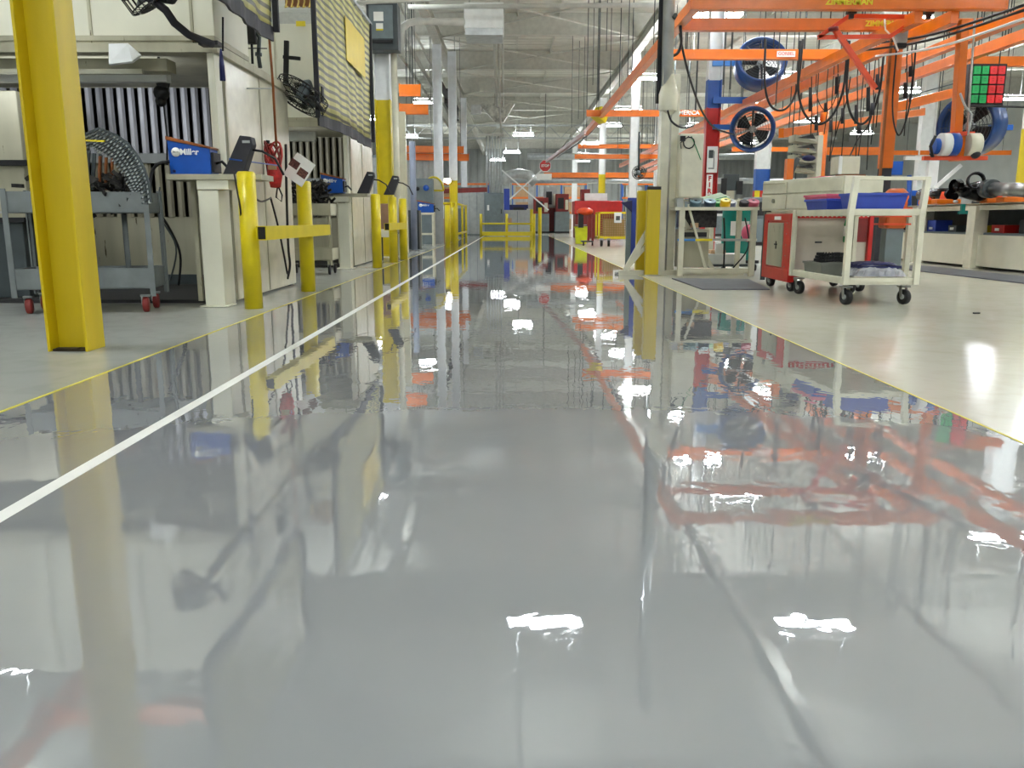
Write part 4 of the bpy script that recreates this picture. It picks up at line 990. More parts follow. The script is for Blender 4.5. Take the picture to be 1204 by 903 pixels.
# ================================================================== RIGHT : JIB COLUMN AND STATION
t = thing('jib_column', 'cream steel jib column with base braces right of the aisle', 'column', (2.25, 11.3, 0))
x0, x1 = P(775, 200, 11.2).x, P(796, 200, 11.2).x
MB().box(x0, x0+.11, 11.15, 11.35, .05, 2.62).build('left_channel', CRM, t, bevel=.005)
MB().box(x0+.14, x0+.24, 11.2, 11.4, .05, 2.55).build('right_channel', CRM, t, bevel=.005)
MB().box(x0-.5, x0+1.15, 11.1, 11.2, 0, .06).build('base_beam', CRM, t)
MB().bar((x0-.42, 11.12, .06), (x0+.03, 11.12, .88), .05, .07).build('brace', CRM, t)
MB().bar((x0-.42, 11.12, .06), (x0+.02, 11.12, .6), .04, .05).build('brace', CRM, t)
MB().bar((x0+.75, 11.12, .06), (x0+.3, 11.12, .75), .05, .06).build('brace', CRM, t)
pz = P(780, 150, 11.2)
MB().ball((x0+.09, 11.2, 2.15), .11).lathe([(.12, -.2), (.13, 0), (.1, .1), (.06, .25)], (x0+.09, 11.2, 2.3), (0, 0, 1), 14).build('swivel_head', CRM, t)
MB().cyl((x0+.06, 11.2, 2.4), (x0+.04, 11.2, 6.5), .075, n=16).build('riser_pipe', SILV, t)
MB().cyl((x0-.03, 11.25, 2.2), (x0-.03, 11.25, 6.5), .035, n=10).build('dark_riser', CHAR, t)
t = thing('electrical_cabinet', 'cream wall-type electrical cabinet on the jib column', 'electrical cabinet', P(810, 233, 11))
a, b = P(796, 233, 11), P(826, 158, 11)
MB().box(a.x, b.x, 10.9, 11.12, a.z, b.z).build('enclosure', CRM, t, bevel=.008)
MB().box(a.x+.015, b.x-.02, 10.885, 10.9, a.z+.015, b.z-.015).build('door', CRM, t, bevel=.005)
MB().box(a.x-.01, a.x+.07, 10.93, 11.1, a.z-.12, a.z).build('gland_box', GRYL, t); MB().box(b.x-.12, b.x+.03, 10.93, 11.1, a.z-.06, a.z).build('gland_box', GRYL, t)
p = P(810, 166, 10.87)
MB().tube([p+Vector((.07*math.cos(k*.6), -.01, .07*math.sin(k*.6)-.02)) for k in range(12)], .008, 6).tube([P(810, 160, 10.85), P(800, 168, 10.85), P(801, 175, 10.85)], .006, 5).build('coiled_lead', BLK, t)
MB().box(P(806, 0, 10.86).x, P(812, 0, 10.86).x, 10.84, 10.88, P(0, 166, 10.87).z, P(0, 160, 10.87).z).build('plug', BLK, t)
MB().tube([P(813, 160, 10.86), P(818, 172, 10.86), P(824, 188, 10.86)], .006, 5).build('green_wire', GRN, t)
# station frame
t = thing('tape_station', 'cream workstation frame holding coloured tape reels', 'workstation', (2.75, 11.0, 0))
xa, xb = P(800, 300, 10.9).x, P(884, 300, 10.9).x
for x in (xa, xb): MB().box(x-.035, x+.035, 10.87, 10.94, 0, .86).build('front_leg', CRM, t, bevel=.004)
for x in (xa+.1, xb-.05): MB().box(x-.03, x+.03, 11.4, 11.46, 0, 1.0).build('rear_leg', CRM, t)
MB().bar((xa-.08, 11.28, .97), (xb+.05, 11.28, .97), .16, .02).build('upper_shelf', CRM, t)
MB().box(xa-.1, xb+.05, 10.85, 11.45, .84, .88).build('shelf', CRM, t)
MB().box(xa-.05, xb+.05, 10.88, 10.93, .45, .48).build('lower_rail', CRM, t)
MB().box(xa, xb, 10.9, 10.93, .04, .1).build('foot_rail', CRM, t)
st = MB().box(xa-.05, xa+.18, 10.872, 10.879, .45, .48).build('blue_tape', BLUL, t)
MB().box(xa+.18, xa+.4, 10.872, 10.879, .45, .48).build('yellow_tape', YEL, t); MB().box(xa+.4, xa+.85, 10.872, 10.879, .45, .48).build('grey_tape', GRYL, t)
bx = P(845, 262, 11.3)
MB().box(xa+.03, xa+.5, 11.1, 11.4, .62, .84).build('dark_tray', MESHD, t)
MB().box(xa+.02, xa+.4, 11.05, 11.4, .1, .6).build('cream_cabinet', CRMD, t, bevel=.004)
MB().box(xa+.06, xa+.36, 11.03, 11.05, .5, .56).build('cabinet_slot', BLK, t)
MB().box(xa+.14, xa+.24, 11.0, 11.03, .62, .68).build('card', CARD, t)
MB().bar((xa+.1, 10.95, .86), (xa+.35, 10.95, .08), .03, .03).build('brace', CRM, t)
# tape reels: each its own thing
def reel(px, py, Y, m1, m2, lb, r=.075, h=.07):
    c = P(px, py, Y); t = thing('tape_reel', lb, 'tape reel', (c.x, Y, .9)); ax = (0, -.42, .9); c = (c.x, Y, .895)
    MB().lathe([(.02, 0), (r, 0), (r, h), (r*.97, h+.004)], c, ax, 20).build('tape', m1, t)
    MB().lathe([(r*.97, h+.004), (.02, h+.008), (.02, .01)], c, ax, 20).build('top_face', m2, t)
    MB().lathe([(.02, h+.0085), (.001, h+.009)], c, ax, 12).build('core', BLK, t)
LTEAL = pm('pale_teal', (150, 178, 190), .4); MAG = pm('maroon', (160, 60, 84), .4); YL2 = pm('reel_yellow', (236, 190, 20), .4); LGRN = pm('pale_green', (130, 190, 120), .4)
reel(817, 246, 10.95, pm('teal_reel', (88, 116, 126), .4), LTEAL, 'grey-blue tape reel at the left front of the station')
reel(834, 246, 10.95, pm('navy_reel', (52, 66, 84), .4), LTEAL, 'dark blue tape reel second from left at the front')
reel(852, 248, 10.92, YL2, pm('pale_yellow', (240, 230, 130), .4), 'yellow tape reel in the front of the station', .065, .08)
reel(874, 248, 10.95, CHAR, CHAR, 'black tape reel beside the maroon one', .06, .06)
reel(885, 242, 11.05, MAG, MAG, 'maroon tape reel at the right end of the station')
reel(843, 241, 11.2, GRN, LGRN, 'green tape reel in the rear row of the station')
reel(858, 241, 11.2, pm('grey_reel', (110, 120, 150), .4), GRYL, 'lavender grey tape reel in the rear row')
reel(824, 241, 11.2, pm('grn_reel', (120, 140, 150), .4), LTEAL, 'pale reel in the rear row behind the left front reels')
# black office chair / screen behind
t = thing('monitor', 'black monitor on a pale stand behind the tape reels', 'monitor', P(859, 232, 13))
a, b = P(850, 224, 13), P(869, 205, 13)
MB().box(a.x, b.x, 12.97, 13.03, a.z, b.z).build('screen', GRYD, t, bevel=.005); MB().box(a.x-.04, a.x+.04, 12.94, 12.98, a.z-.06, b.z-.06).box(b.x-.04, b.x+.05, 12.94, 12.98, a.z-.06, b.z-.1).build('side_parts', BLK, t)
MB().box((a.x+b.x)/2-.06, (a.x+b.x)/2+.06, 13.0, 13.08, .95, a.z).build('stand', CRM, t)
MB().box(a.x-.2, b.x+.3, 12.9, 13.4, .9, .95).build('desk_top', CRM, t)
for x in (a.x-.15, b.x+.25): MB().box(x-.03, x+.03, 12.95, 13.3, 0, .9).build('leg', CRM, t)
t = thing('paper_tray', 'green and grey tilted clipboard lying behind the tape reels', 'tray', P(838, 236, 11.5))
MB().cb(P(835, 234, 11.5), (.45, .3, .012), (.25, -.22, .2)).build('board', pm('sage', (150, 170, 140), .6), t); MB().cb(P(835, 236, 11.45), (.45, .02, .02), (.0, -.22, .0)).build('edge', GRN, t)
# teal drum and pink bag
t = thing('teal_drum', 'teal barrel with white label behind the workstation', 'drum', (P(866, 290, 12.2).x, 12.2, 0))
x = P(866, 290, 12.2).x; MB().lathe([(.001, .15), (.22, .15), (.225, .18), (.22, .45), (.228, .47), (.22, .49), (.22, .86), (.225, .88), (.001, .88)], (x, 12.2, 0), (0, 0, 1), 24).build('barrel', TEAL, t)
MB().box(x-.16, x+.1, 11.955, 11.972, .5, .7).build('paper_label', PAPER, t)
MB().box(x-.26, x+.26, 11.95, 12.45, .11, .15).build('dolly', BLK, t)
for sx in (-1, 1):
    MB().cyl((x+sx*.22-.015, 12.0, .05), (x+sx*.22+.015, 12.0, .05), .05, n=12).build('caster', BLK, t)
tag(MB().ball(P(880, 274, 11.6), .1, 12, (1, .8, 1.2)).build('pink_bag', PINK), 'pink bag hanging behind the right leg of the station', 'bag')
t = thing('tote_dolly', 'low white tote on a wheeled dolly under the station', 'dolly', (2.85, 11.7, 0))
a, b = P(828, 318, 11.7).x, P(880, 318, 11.7).x
MB().box(a, b-.1, 11.5, 11.85, .12, .26).build('white_tote', WHT, t, bevel=.01); MB().box(a, b, 11.48, 11.87, .09, .12).build('deck', GRYD, t)
for x in (a+.05, a+.2, b-.2, b-.05): MB().cyl((x-.012, 11.5, .042), (x+.012, 11.5, .042), .042, n=12).build('caster', BLK, t)
MB().box(a+.1, a+.2, 11.5, 11.6, .26, .4).build('white_box', PAPER, t); MB().box(a+.05, a+.25, 11.55, 11.8, .26, .31).build('carton', CARD, t)
cable([P(851, 316, 11.4), P(852, 280, 11.4), P(851, 256, 11.4)], .012, BLK, 'upright black rod standing on the dolly', 'rod')
cable([P(862, 315, 11.4), P(880, 290, 11.3), P(876, 256, 11.3)], .01, BLK, 'leaning black rod behind the station', 'rod')
tag(MB().prism([(G(790, 328).x, G(790, 328).y), (G(826, 341).x, G(826, 341).y), (G(905, 341).x, G(905, 341).y), (G(880, 329).x, G(880, 329).y)], 'z', 0, .012).build('floor_mat', MATG), 'grey anti-fatigue mat lying before the workstation', 'mat')
# pair of flat yellow guard posts
for k, (x, y, lb) in enumerate([(1.83, 11.0, 'front one of the paired yellow guard posts right of the aisle'), (1.76, 11.35, 'rear one of the paired yellow guard posts right of the aisle')]):
    t = thing('guard_post', lb, 'post', (x, y, 0))
    MB().box(x-.085, x+.085, y-.07, y+.07, 0.0, 1.1).build('post', YELC, t, bevel=.006)
    MB().box(x-.1, x+.1, y-.09, y+.09, 0, .015).build('foot_plate', CRMD, t)
    MB().box(x-.08, x+.09, y-.05, y+.05, 1.1, 1.14).build('rubber_cap', CHAR, t) if k == 0 else None
# blue screens behind
t = thing('blue_screen', 'blue welding screen on a grey frame behind the guard posts', 'screen', (2.05, 12.6, 0))
MB().box(P(744, 0, 12.6).x, P(786, 0, 12.6).x, 12.58, 12.6, .08, 1.04).build('sheet', BLUB, t)
MB().box(P(743, 0, 12.6).x, P(749, 0, 12.6).x, 12.56, 12.62, .0, 1.0).build('frame_post', GRYP, t)
MB().bar(P(736, 238, 12.6), P(788, 232, 12.6), .03, .04).build('top_rail', GRYL, t)
tag(MB().prism([(P(736, 0, 12.5).x, P(0, 238, 12.5).z), (P(750, 0, 12.5).x, P(0, 236, 12.5).z), (P(750, 0, 12.5).x, P(0, 250, 12.5).z)], 'y', 12.5, 12.53).build('navy_flap', BLUN), 'navy cloth flap hanging off the blue screen corner', 'cloth')

# ================================================================== YELLOW MESH CART, RED MACHINE
t = thing('mesh_cart', 'yellow wire mesh cage cart with small white notice', 'cart', (2.85, 23.5, 0))
Y = 23.2; a, b = P(703, 280, Y).x, P(748, 280, Y).x; zt = P(0, 249, Y).z; zl = P(0, 285, Y).z
zl = .22
def frame_rect(mb, x0, x1, y, z0, z1, w_=.05):
    mb.box(x0, x0+w_, y-.02, y+.02, z0, z1).box(x1-w_, x1, y-.02, y+.02, z0, z1).box(x0, x1, y-.02, y+.02, z0, z0+w_).box(x0, x1, y-.02, y+.02, z1-w_, z1)
mb = MB(); frame_rect(mb, a, b, Y, zl, zt); frame_rect(mb, a, b, Y+.8, zl, zt)
for x in (a, b-.05): mb.box(x, x+.05, Y, Y+.8, zl, zl+.05).box(x, x+.05, Y, Y+.8, zt-.05, zt)
mb.build('cage_frame', YEL, t)
mb = MB()
for k in range(16): x = a+.05+(b-a-.1)*k/15; mb.box(x-.006, x+.006, Y-.006, Y+.006, zl+.05, zt-.05)
for k in range(9): z = zl+.1+(zt-zl-.15)*k/9; mb.box(a+.05, b-.05, Y-.006, Y+.006, z-.006, z+.006)
mb.build('wire_mesh', pm('dull_yellow_wire', (150, 130, 60), .5), t)
MB().box(a, b, Y, Y+.8, zl-.02, zl+.03).build('deck', YEL, t)
MB().box(a+.2, b-.3, Y+.2, Y+.6, zl+.04, zt-.2).build('carton', CARD, t)
n_ = MB().box(P(728, 0, Y).x, P(737, 0, Y).x, Y-.05, Y-.03, P(0, 262, Y).z, P(0, 250, Y).z).build('notice', PAPER, t)
MB().box(P(730, 0, Y).x, P(735, 0, Y).x, Y-.056, Y-.051, P(0, 259, Y).z, P(0, 254, Y).z).build('print', GRYD, t)
for x in (a+.1, a+.3, b-.12): MB().cyl((x-.03, Y, .09), (x+.03, Y, .09), .09, n=14).build('caster', BLK, t); MB().box(x-.05, x+.05, Y-.04, Y+.04, .14, zl).build('caster_fork', STEEL, t)
# rolling rack left of it + lime bin
t = thing('rolling_stand', 'dark rolling stand topped with an orange cover by the mesh cart', 'stand', (2.4, 24, 0))
Y = 24; a = P(688, 0, Y).x; b = P(702, 0, Y).x
for x in (a+.2, b): MB().box(x-.03, x+.03, Y-.03, Y+.03, .12, .98).build('upright', REDD, t)
MB().ball((P(692, 0, Y).x, Y, .95), .22, 12, (1.1, 1, .5)).build('orange_cover', ORGR, t)
MB().box(P(684, 0, Y).x, P(690, 0, Y).x, Y-.1, Y+.1, .5, .9).build('black_box', BLK, t)
MB().box(a, b, Y-.2, Y+.2, .1, .14).build('base', GRYD, t)
for x in (a+.05, b-.02): MB().cyl((x-.02, Y-.15, .05), (x+.02, Y-.15, .05), .05, n=12).build('caster', BLK, t)
t = thing('lime_bin', 'lime yellow waste bin beside the dark rolling stand', 'bin', (P(688, 0, 25).x, 25, 0))
x = P(688, 0, 25).x; MB().prism([(x-.17, .02), (x+.13, .02), (x+.2, .5), (x-.2, .5)], 'y', 24.8, 25.1).build('body', pm('lime', (206, 214, 30), .4), t, bevel=.01)
MB().box(x-.22, x+.22, 24.78, 25.12, .48, .53).build('rim', pm('lime2', (186, 196, 30), .4), t)
t = thing('red_machine', 'large bright red machine housing behind the mesh cart', 'machine', (3.4, 34, 0))
Y = 34; a, b = P(679, 0, Y).x, P(738, 0, Y).x; zt = P(0, 236, Y).z
MB().box(a, b, Y, Y+1.5, P(0, 252, Y).z, zt).build('red_housing', RED, t, bevel=.03)
MB().box(a+.05, b-.05, Y+.05, Y+1.4, 0, P(0, 252, Y).z).build('base', REDD, t, bevel=.02)
for k in range(3): MB().box(a+.02, a+.5, Y-.02, Y+.05, .1+k*.2, .13+k*.2).build('step', GRYL, t)
MB().box(P(692, 0, Y).x, P(720, 0, Y).x, Y+.3, Y+.9, zt, zt+.3).build('white_hood', WHT, t, bevel=.01)
MB().box(P(688, 0, Y).x, P(699, 0, Y).x, Y+.4, Y+1, zt, P(0, 222, Y).z).build('tower', REDD, t)

# ================================================================== FAR BACKGROUND
def machine(px, pyb, Y, w_, h_, mt, label, mt2=GRYP, d=.9):
    p = P(px, 260, Y); t = thing('machine', label, 'machine', (p.x, Y, 0)); x = p.x
    MB().box(x-w_/2, x+w_/2, Y, Y+d, .08, h_*.55).build('base', mt2, t, bevel=.01)
    MB().box(x-w_/2+.05, x+w_/2-.05, Y+.05, Y+d, h_*.55, h_).build('upper_housing', mt, t, bevel=.02)
    MB().box(x-w_*.3, x+w_*.1, Y+.02, Y+.05, h_*.62, h_*.9).build('window', BLK, t)
    MB().box(x+w_*.2, x+w_*.4, Y+.0, Y+.05, h_*.6, h_*.85).build('control_panel', CRM, t)
    MB().box(x-w_/2, x+w_/2, Y-.02, Y, 0, .1).build('plinth', BLK, t)
    return t
machine(636, 270, 46, .9, 1.9, REDD, 'dark red and grey machine, left of the far aisle row')
machine(647, 270, 47, .8, 2.5, GRYL, 'pale grey peaked machine under the stop sign', REDD)
machine(661, 270, 46, .8, 2.1, REDD, 'dark red fronted machine right of the peaked one', GRYP)
machine(613, 270, 50, 1.6, 1.6, BLUN, 'navy machine behind the crossed white braces')
for i, (px, Y, w_, h_, mt, lb) in enumerate([(905, 24, 1.2, 1.35, GRYP, 'grey machine behind the drawer chest'), (930, 28, 1.6, 1.6, CRM, 'cream machine in the distance past the drawer chest'), (965, 34, 2, 1.5, ORGR, 'orange-red machine far behind the parts rack'),
                                            (1010, 30, 2.2, 1.4, GRYP, 'wide grey machine far behind the cream cart'), (1070, 26, 1.8, 1.6, BLU, 'blue machine beyond the assembly bench'), (1110, 28, 2, 1.3, REDD, 'dark red machine beyond the assembly bench'),
                                            (1165, 25, 2, 1.5, CONC, 'grey concrete coloured machine beyond the bench right'), (770, 36, 1.2, 1.5, CRM, 'cream machine glimpsed behind the jib column'), (800, 40, 1.6, 1.7, GRYP, 'grey machine glimpsed past the cream cabinet'),
                                            (850, 38, 1.6, 1.6, WHT, 'white machine in the distance past the banded column'), (1190, 33, 2.5, 2.0, ORGR, 'orange-red machine at the far right edge'), (560, 52, 1.4, 1.8, GRYD, 'dark machine at the far end left of cabinet')]):
    machine(px, 270, Y, w_, h_, mt, lb)
# stop sign
t = thing('stop_sign', 'red octagonal stop sign hung over the far end of the aisle', 'sign', P(641, 200, 45))
c = P(641, 195, 45)
MB().prism([(c.x+.33*math.cos(PI/8+k*PI/4), c.z+.33*math.sin(PI/8+k*PI/4)) for k in range(8)], 'y', 44.98, 45.02).build('white_border', WHT, t)
MB().prism([(c.x+.295*math.cos(PI/8+k*PI/4), c.z+.295*math.sin(PI/8+k*PI/4)) for k in range(8)], 'y', 44.96, 44.98).build('red_face', RED, t)
text('STOP', .17, (c.x, 44.955, c.z), FRONT, WHT, t, bold=.008)
MB().box(c.x-.45, c.x+.35, 44.99, 45.01, c.z-.72, c.z-.4).build('white_plate', PAPER, t)
MB().cyl((c.x, 45, c.z+.3), (c.x, 45, 7.5), .015, n=6).build('drop_rod', GRYD, t)
# white crossed braces
t = thing('cross_brace', 'white steel cross brace standing behind the low cabinets', 'brace', (0, 43, 0))
MB().bar(P(590, 200, 43), P(645, 247, 43), .07, .07).build('diagonal', WHT, t)
MB().bar(P(592, 241, 43.1), P(637, 200, 43.1), .07, .07).build('diagonal', WHT, t)
q = P(592, 241, 43.1); MB().box(q.x-.03, q.x+.03, 43.07, 43.13, 0, q.z).build('foot_post', WHT, t)
# silver ducts and white pipes across the far right
tag(hang(MB().tube([P(620, 184, 55), P(900, 184, 55)], .2, 12).build('duct', SILV), [P(640, 182, 55), P(760, 182, 55), P(880, 182, 55)]), 'long silver duct crossing the far hall, upper', 'duct')
tag(hang(MB().tube([P(600, 212, 50), P(980, 213, 50)], .17, 12).build('duct', SILV), [P(610, 211, 50), P(760, 211, 50), P(960, 211, 50)]), 'long silver duct crossing the far hall, lower', 'duct')
tag(MB().tube([P(592, 217, 48), P(596, 207, 48), P(610, 204, 48), P(622, 206, 48), P(630, 216, 48)], .28, 12).build('duct', GALV), 'bent grey duct behind the crossed white braces', 'duct')
tag(MB().box(P(622, 0, 48).x, P(629, 0, 48).x, 48, 48.3, 0.1, P(0, 212, 48).z).build('duct_drop', GALV), 'vertical grey duct dropping behind the cross braces', 'duct')
tag(MB().box(P(641, 0, 50).x, P(800, 0, 50).x, 49.8, 50, P(0, 209, 50).z, P(0, 203, 50).z).build('crane_girder', ORG), 'orange far girder right of the stop sign', 'beam')
tag(MB().cyl((1.35, 41, 0), (1.35, 41, 1.3), .09, n=12).build('bollard', YEL), 'far yellow post right of the aisle barrier', 'bollard')
tag(MB().cyl((1.0, 43.5, 0), (1.0, 43.5, 1.25), .09, n=12).build('bollard', YEL), 'farthest yellow post behind the low pale cabinet', 'bollard')
# back wall band shelves
for k, (x, lb) in enumerate([(-5, 'left'), (3, 'centre'), (12, 'right')]):
    t = thing('storage_rack', 'orange pallet rack with cartons against the back wall, '+lb, 'rack', (x, 70, 0))
    for i in range(4):
        MB().box(x-3+i*2, x-2.9+i*2, 69.5, 70.5, 0, 3.6).build('upright', BLUP, t)
    for z in (1.2, 2.4, 3.5): MB().box(x-3, x+3.1, 69.4, 69.5, z, z+.15).build('beam', ORG, t)
    for z in (0, 1.35, 2.55):
        for i in range(3): MB().box(x-2.7+i*2, x-1.4+i*2, 69.5, 70.4, z, z+.8).build('carton', CARD if (i+k) % 2 else GRYL, t)
# thin droppers from roof
DR = [(690, 22, -10, 120), (697, 25, -10, 100), (703, 20, -10, 118), (713, 21, -10, 60), (728, 24, -10, 120), (729, 26, -10, 70), (743, 20, -10, 88), (806, 15, -10, 60), (818, 16, 30, 130), (850, 17, 30, 100), (858, 17, 30, 105), (912, 16, -10, 125), (920, 18, 60, 130), (927, 16, 60, 240), (934, 17, 60, 230), (1148, 16, 60, 80), (1102, 18, 60, 160), (672, 30, 30, 150), (680, 34, 60, 140), (1180, 17, -10, 60)]
DX = sorted(d[0] for d in DR)
for k, (px, Y, y0, y1) in enumerate(DR):
    a, b = P(px, y0, Y), P(px, y1, Y); 
    tag(MB().cyl((b.x, Y, CEILZ-.1), b, .011, n=5).build('hanging_cable', GRYD), 'thin dark cable dropping straight from the roof, %s counted from the left' % ORDN[DX.index(px)], 'cable', 'thin roof droppers')

# ================================================================== ASSEMBLY BENCH (RIGHT)
t = thing('assembly_bench', 'long cream assembly bench with white panels along the right', 'bench', (7.1, 14, 0))
xb_ = 7.0
MB().box(xb_-.05, xb_+.08, 8.0, 21, .86, .95).build('top_rail', CRM, t, bevel=.005)
MB().box(xb_-.05, xb_+.9, 8.0, 21, .93, .96).build('bench_top', CRMD, t)
MB().box(xb_+.05, xb_+.8, 8.0, 21, .5, .53).build('shelf', GRYP, t)
for k in range(7): MB().box(xb_-.1, xb_+.1, 8.9+k*1.85, 9.12+k*1.85, 0, .93).build('post', CRM, t, bevel=.006)
for k in range(7): MB().box(xb_-.02, xb_+.0, 9.15+k*1.85-1.85, 9.12+k*1.85-.22, .04, .5).build('panel', CRMW, t)
MB().box(xb_+.8, xb_+.84, 8, 21, 0, .9).build('back_panel', GRYD, t)
random.seed(11)
cols = [(RED, 'red'), (YEL, 'yellow'), (GRYD, 'dark grey'), (BLUB, 'blue'), (CRM, 'cream'), (BLK, 'black')]
for k in range(18):
    mt, cn = cols[k % 6]; y = 8.4+k*.66+random.uniform(-.05, .05)
    w2 = random.uniform(.1, .2); h2 = random.uniform(.1, .2)
    t = thing('parts_bin', '%s parts bin under the bench top, %s from the near end' % (cn, ORDN[k]), 'bin', (xb_+.25, y, .53), group='bins under the bench top')
    MB().box(xb_+.12, xb_+.4, y-w2, y+w2, .53, .53+h2).build('bin', mt, t, bevel=.006)
    MB().box(xb_+.11, xb_+.12, y-.05, y+.05, .56, .6).build('label_holder', PAPER, t)
tag(MB().prism([(5.9, 8.2), (6.65, 8.2), (6.5, 13.2), (5.75, 13.2)], 'z', 0, .012).build('floor_mat', MATG), 'long dark mat on the floor along the assembly bench', 'mat')
# transmissions / shafts on bench
t = thing('drive_shaft', 'long grey cylindrical axle tube lying on the bench, right end', 'axle', (7.3, 11.3, .96))
MB().cyl(P(1165, 222, 12.0), P(1215, 224, 10.8), .09, n=16).build('tube', STEEL, t)
MB().cyl(P(1160, 222, 12.1), P(1167, 222, 11.9), .13, n=16).build('flange', GRYD, t)
t = thing('gear_housing', 'black axle housing with open bore in the middle of the bench', 'gear housing', (7.3, 12.4, .96))
c = P(1150, 225, 12.4)
MB().lathe([(.001, -.26), (.08, -.26), (.11, -.15), (.15, 0), (.12, .15), (.08, .26), (.001, .26)], c, (1, .1, 0), 18).build('casing', SHIN, t)
MB().lathe([(.11, 0), (.12, .02), (.12, .1), (.09, .1), (.09, 0)], P(1146, 213, 12.2), (-.3, -1, .1), 18).build('bore', SHIN, t)
MB().lathe([(.001, 0), (.1, 0), (.1, .1)], P(1128, 219, 12.3), (-1, -.2, 0), 14).build('end_ball', SHIN, t)
t = thing('drive_shaft', 'dark axle tube lying on the bench left of the black housing', 'axle', (7.3, 13.4, .96))
MB().cyl(P(1084, 229, 14.2), P(1120, 229, 12.9), .1, n=16).build('tube', SHIN, t)
MB().cyl(P(1084, 236, 14.2), P(1125, 237, 12.8), .02, n=8).build('rail', SILV, t)
for k, px in enumerate((1096, 1112, 1170, 1190)):
    Y = 13.6-k*.6; c = P(px, 240, Y)
    t = thing('orange_fixture', 'orange holding fixture on the bench top, %s from the left' % ORDN[k], 'fixture', (c.x, Y, .96), group='orange fixtures on the bench')
    MB().box(c.x-.18, c.x+.18, Y-.1, Y+.1, .96, 1.03).build('foot', ORG, t, bevel=.01); MB().cb((c.x, Y, 1.07), (.12, .12, .12), (0, .3, .4)).build('clamp', ORGR, t)
tag(MB().cb(P(1132, 245, 12.2), (.05, .05, .12)).cb(P(1132, 250, 12.2), (.12, .06, .04)).build('clamp', TEAL), 'small teal clamp hanging on the bench edge', 'clamp')
# white Y stand behind bench
t = thing('lift_stand', 'white Y-shaped stand with diagonal arms behind the bench', 'stand', (9, 15.5, 0))
a = P(1097, 190, 15.5); MB().box(a.x-.09, a.x+.09, 15.45, 15.55, 0, P(0, 185, 15.5).z).build('post', WHT, t)
MB().bar(P(1095, 225, 15.4), P(1080, 206, 15.4), .05, .06).build('arm', WHT, t); MB().bar(P(1098, 222, 15.4), P(1130, 194, 15.4), .05, .06).build('arm', WHT, t)
MB().box(P(1080, 0, 15.5).x, P(1175, 0, 15.5).x, 15.45, 15.55, P(0, 188, 15.5).z, P(0, 184, 15.5).z).build('crossbar', WHT, t)
tag(MB().box(P(1062, 0, 15).x, P(1076, 0, 15).x, 14.9, 15.1, P(0, 206, 15).z, P(0, 190, 15).z).cyl(P(1069, 206, 15), P(1069, 255, 15), .04).build('blue_motor', BLU), 'blue motor on a post behind the cream cart handle', 'motor')
# orange hydraulic unit behind cart handle
t = thing('orange_machine', 'orange ribbed motor housing seen through the cream cart handle', 'machine', (P(1072, 0, 10).x, 10, 0))
x = P(1074, 0, 10).x; ORGD = pm('dull_orange', (206, 96, 30), .45, var=.2)
MB().lathe([(.001, -.1), (.11, -.1), (.14, 0), (.13, .05), (.08, .1), (.001, .1)], (x, 10, .98), (0, 0, 1), 16).build('dome', ORGD, t)
MB().box(x-.13, x+.11, 9.9, 10.15, .62, .95).build('body', ORGD, t, bevel=.03)
MB().box(x-.1, x+.1, 9.95, 10.1, 0, .62).build('pedestal', GRYP, t)
for k in range(3): MB().box(x-.17, x+.15, 9.88, 10.17, .66+k*.09, .68+k*.09).build('rib', ORGR, t)

# ================================================================== CREAM CART (near, right)
RZ = .045
def wheel(t, x, y, r, side=1):
    wh = MB().lathe([(.001, -.018), (r*.55, -.018), (r*.6, -.022), (r*.95, -.022), (r, -.012), (r, .012), (r*.95, .022), (r*.6, .022), (r*.55, .018), (.001, .018)], (x, y, r), (1, .25, 0), 20).build('caster', BLK, t)
    MB().lathe([(.001, -.026), (r*.35, -.024), (r*.35, .024), (.001, .026)], (x, y, r), (1, .25, 0), 14).build('hub', GRYL, wh)
    MB().bar((x-.03, y-.008, r), (x-.03, y-.008+.03, r*2+.03), .005, .04, (0, 1, 0)).bar((x+.03, y+.008, r), (x+.03, y+.008+.03, r*2+.03), .005, .04, (0, 1, 0)).box(x-.04, x+.04, y-.03, y+.06, r*2+.015, r*2+.03).build('caster_fork', STEEL, t)
ct = thing('shelf_cart', 'cream two-shelf cart with handle frame, loaded with blue bins', 'cart', (0, 0, 0))
w2, l2 = .305, .62
MB().box(-w2, w2, -l2, -l2+.045, .175, .235).box(-w2, w2, l2-.045, l2, .175, .235).box(-w2, -w2+.045, -l2, l2, .175, .235).box(w2-.045, w2, -l2, l2, .175, .235).box(-w2, w2, -l2, l2, .185, .2).build('lower_shelf', CRM, ct, bevel=.004)
MB().box(-w2, w2, -l2, -l2+.012, .755, .81).box(-w2, w2, l2-.012, l2, .755, .81).box(-w2, -w2+.012, -l2, l2, .755, .81).box(w2-.012, w2, -l2, l2, .755, .81).box(-w2, w2, -l2, l2, .765, .775).build('upper_shelf', CRM, ct, bevel=.002)
for sx in (-1, 1):
    MB().box(sx*w2-.025, sx*w2+.025, -l2-.012, -l2+.03, .175, .78).bar((sx*w2, -l2+.01, .76), (sx*w2+.045, -l2+.05, 1.06), .05, .045, (0, 1, 0)).build('front_post', CRM, ct, bevel=.003)
    MB().box(sx*w2-.02, sx*w2+.02, l2-.03, l2+.01, .175, .81).build('rear_post', CRM, ct, bevel=.003)
MB().bar((-w2+.02, -l2+.05, 1.06), (w2+.07, -l2+.05, 1.06), .035, .03).build('handle_bar', CRM, ct, bevel=.004)
wheel(ct, -w2+.05, -l2+.08, .066); wheel(ct, w2-.05, -l2+.08, .066); wheel(ct, -w2+.05, l2-.1, .066); wheel(ct, w2-.05, l2-.1, .066)
CARTP = (3.115, 7.72)
at(ct, (CARTP[0], CARTP[1], 0), RZ)
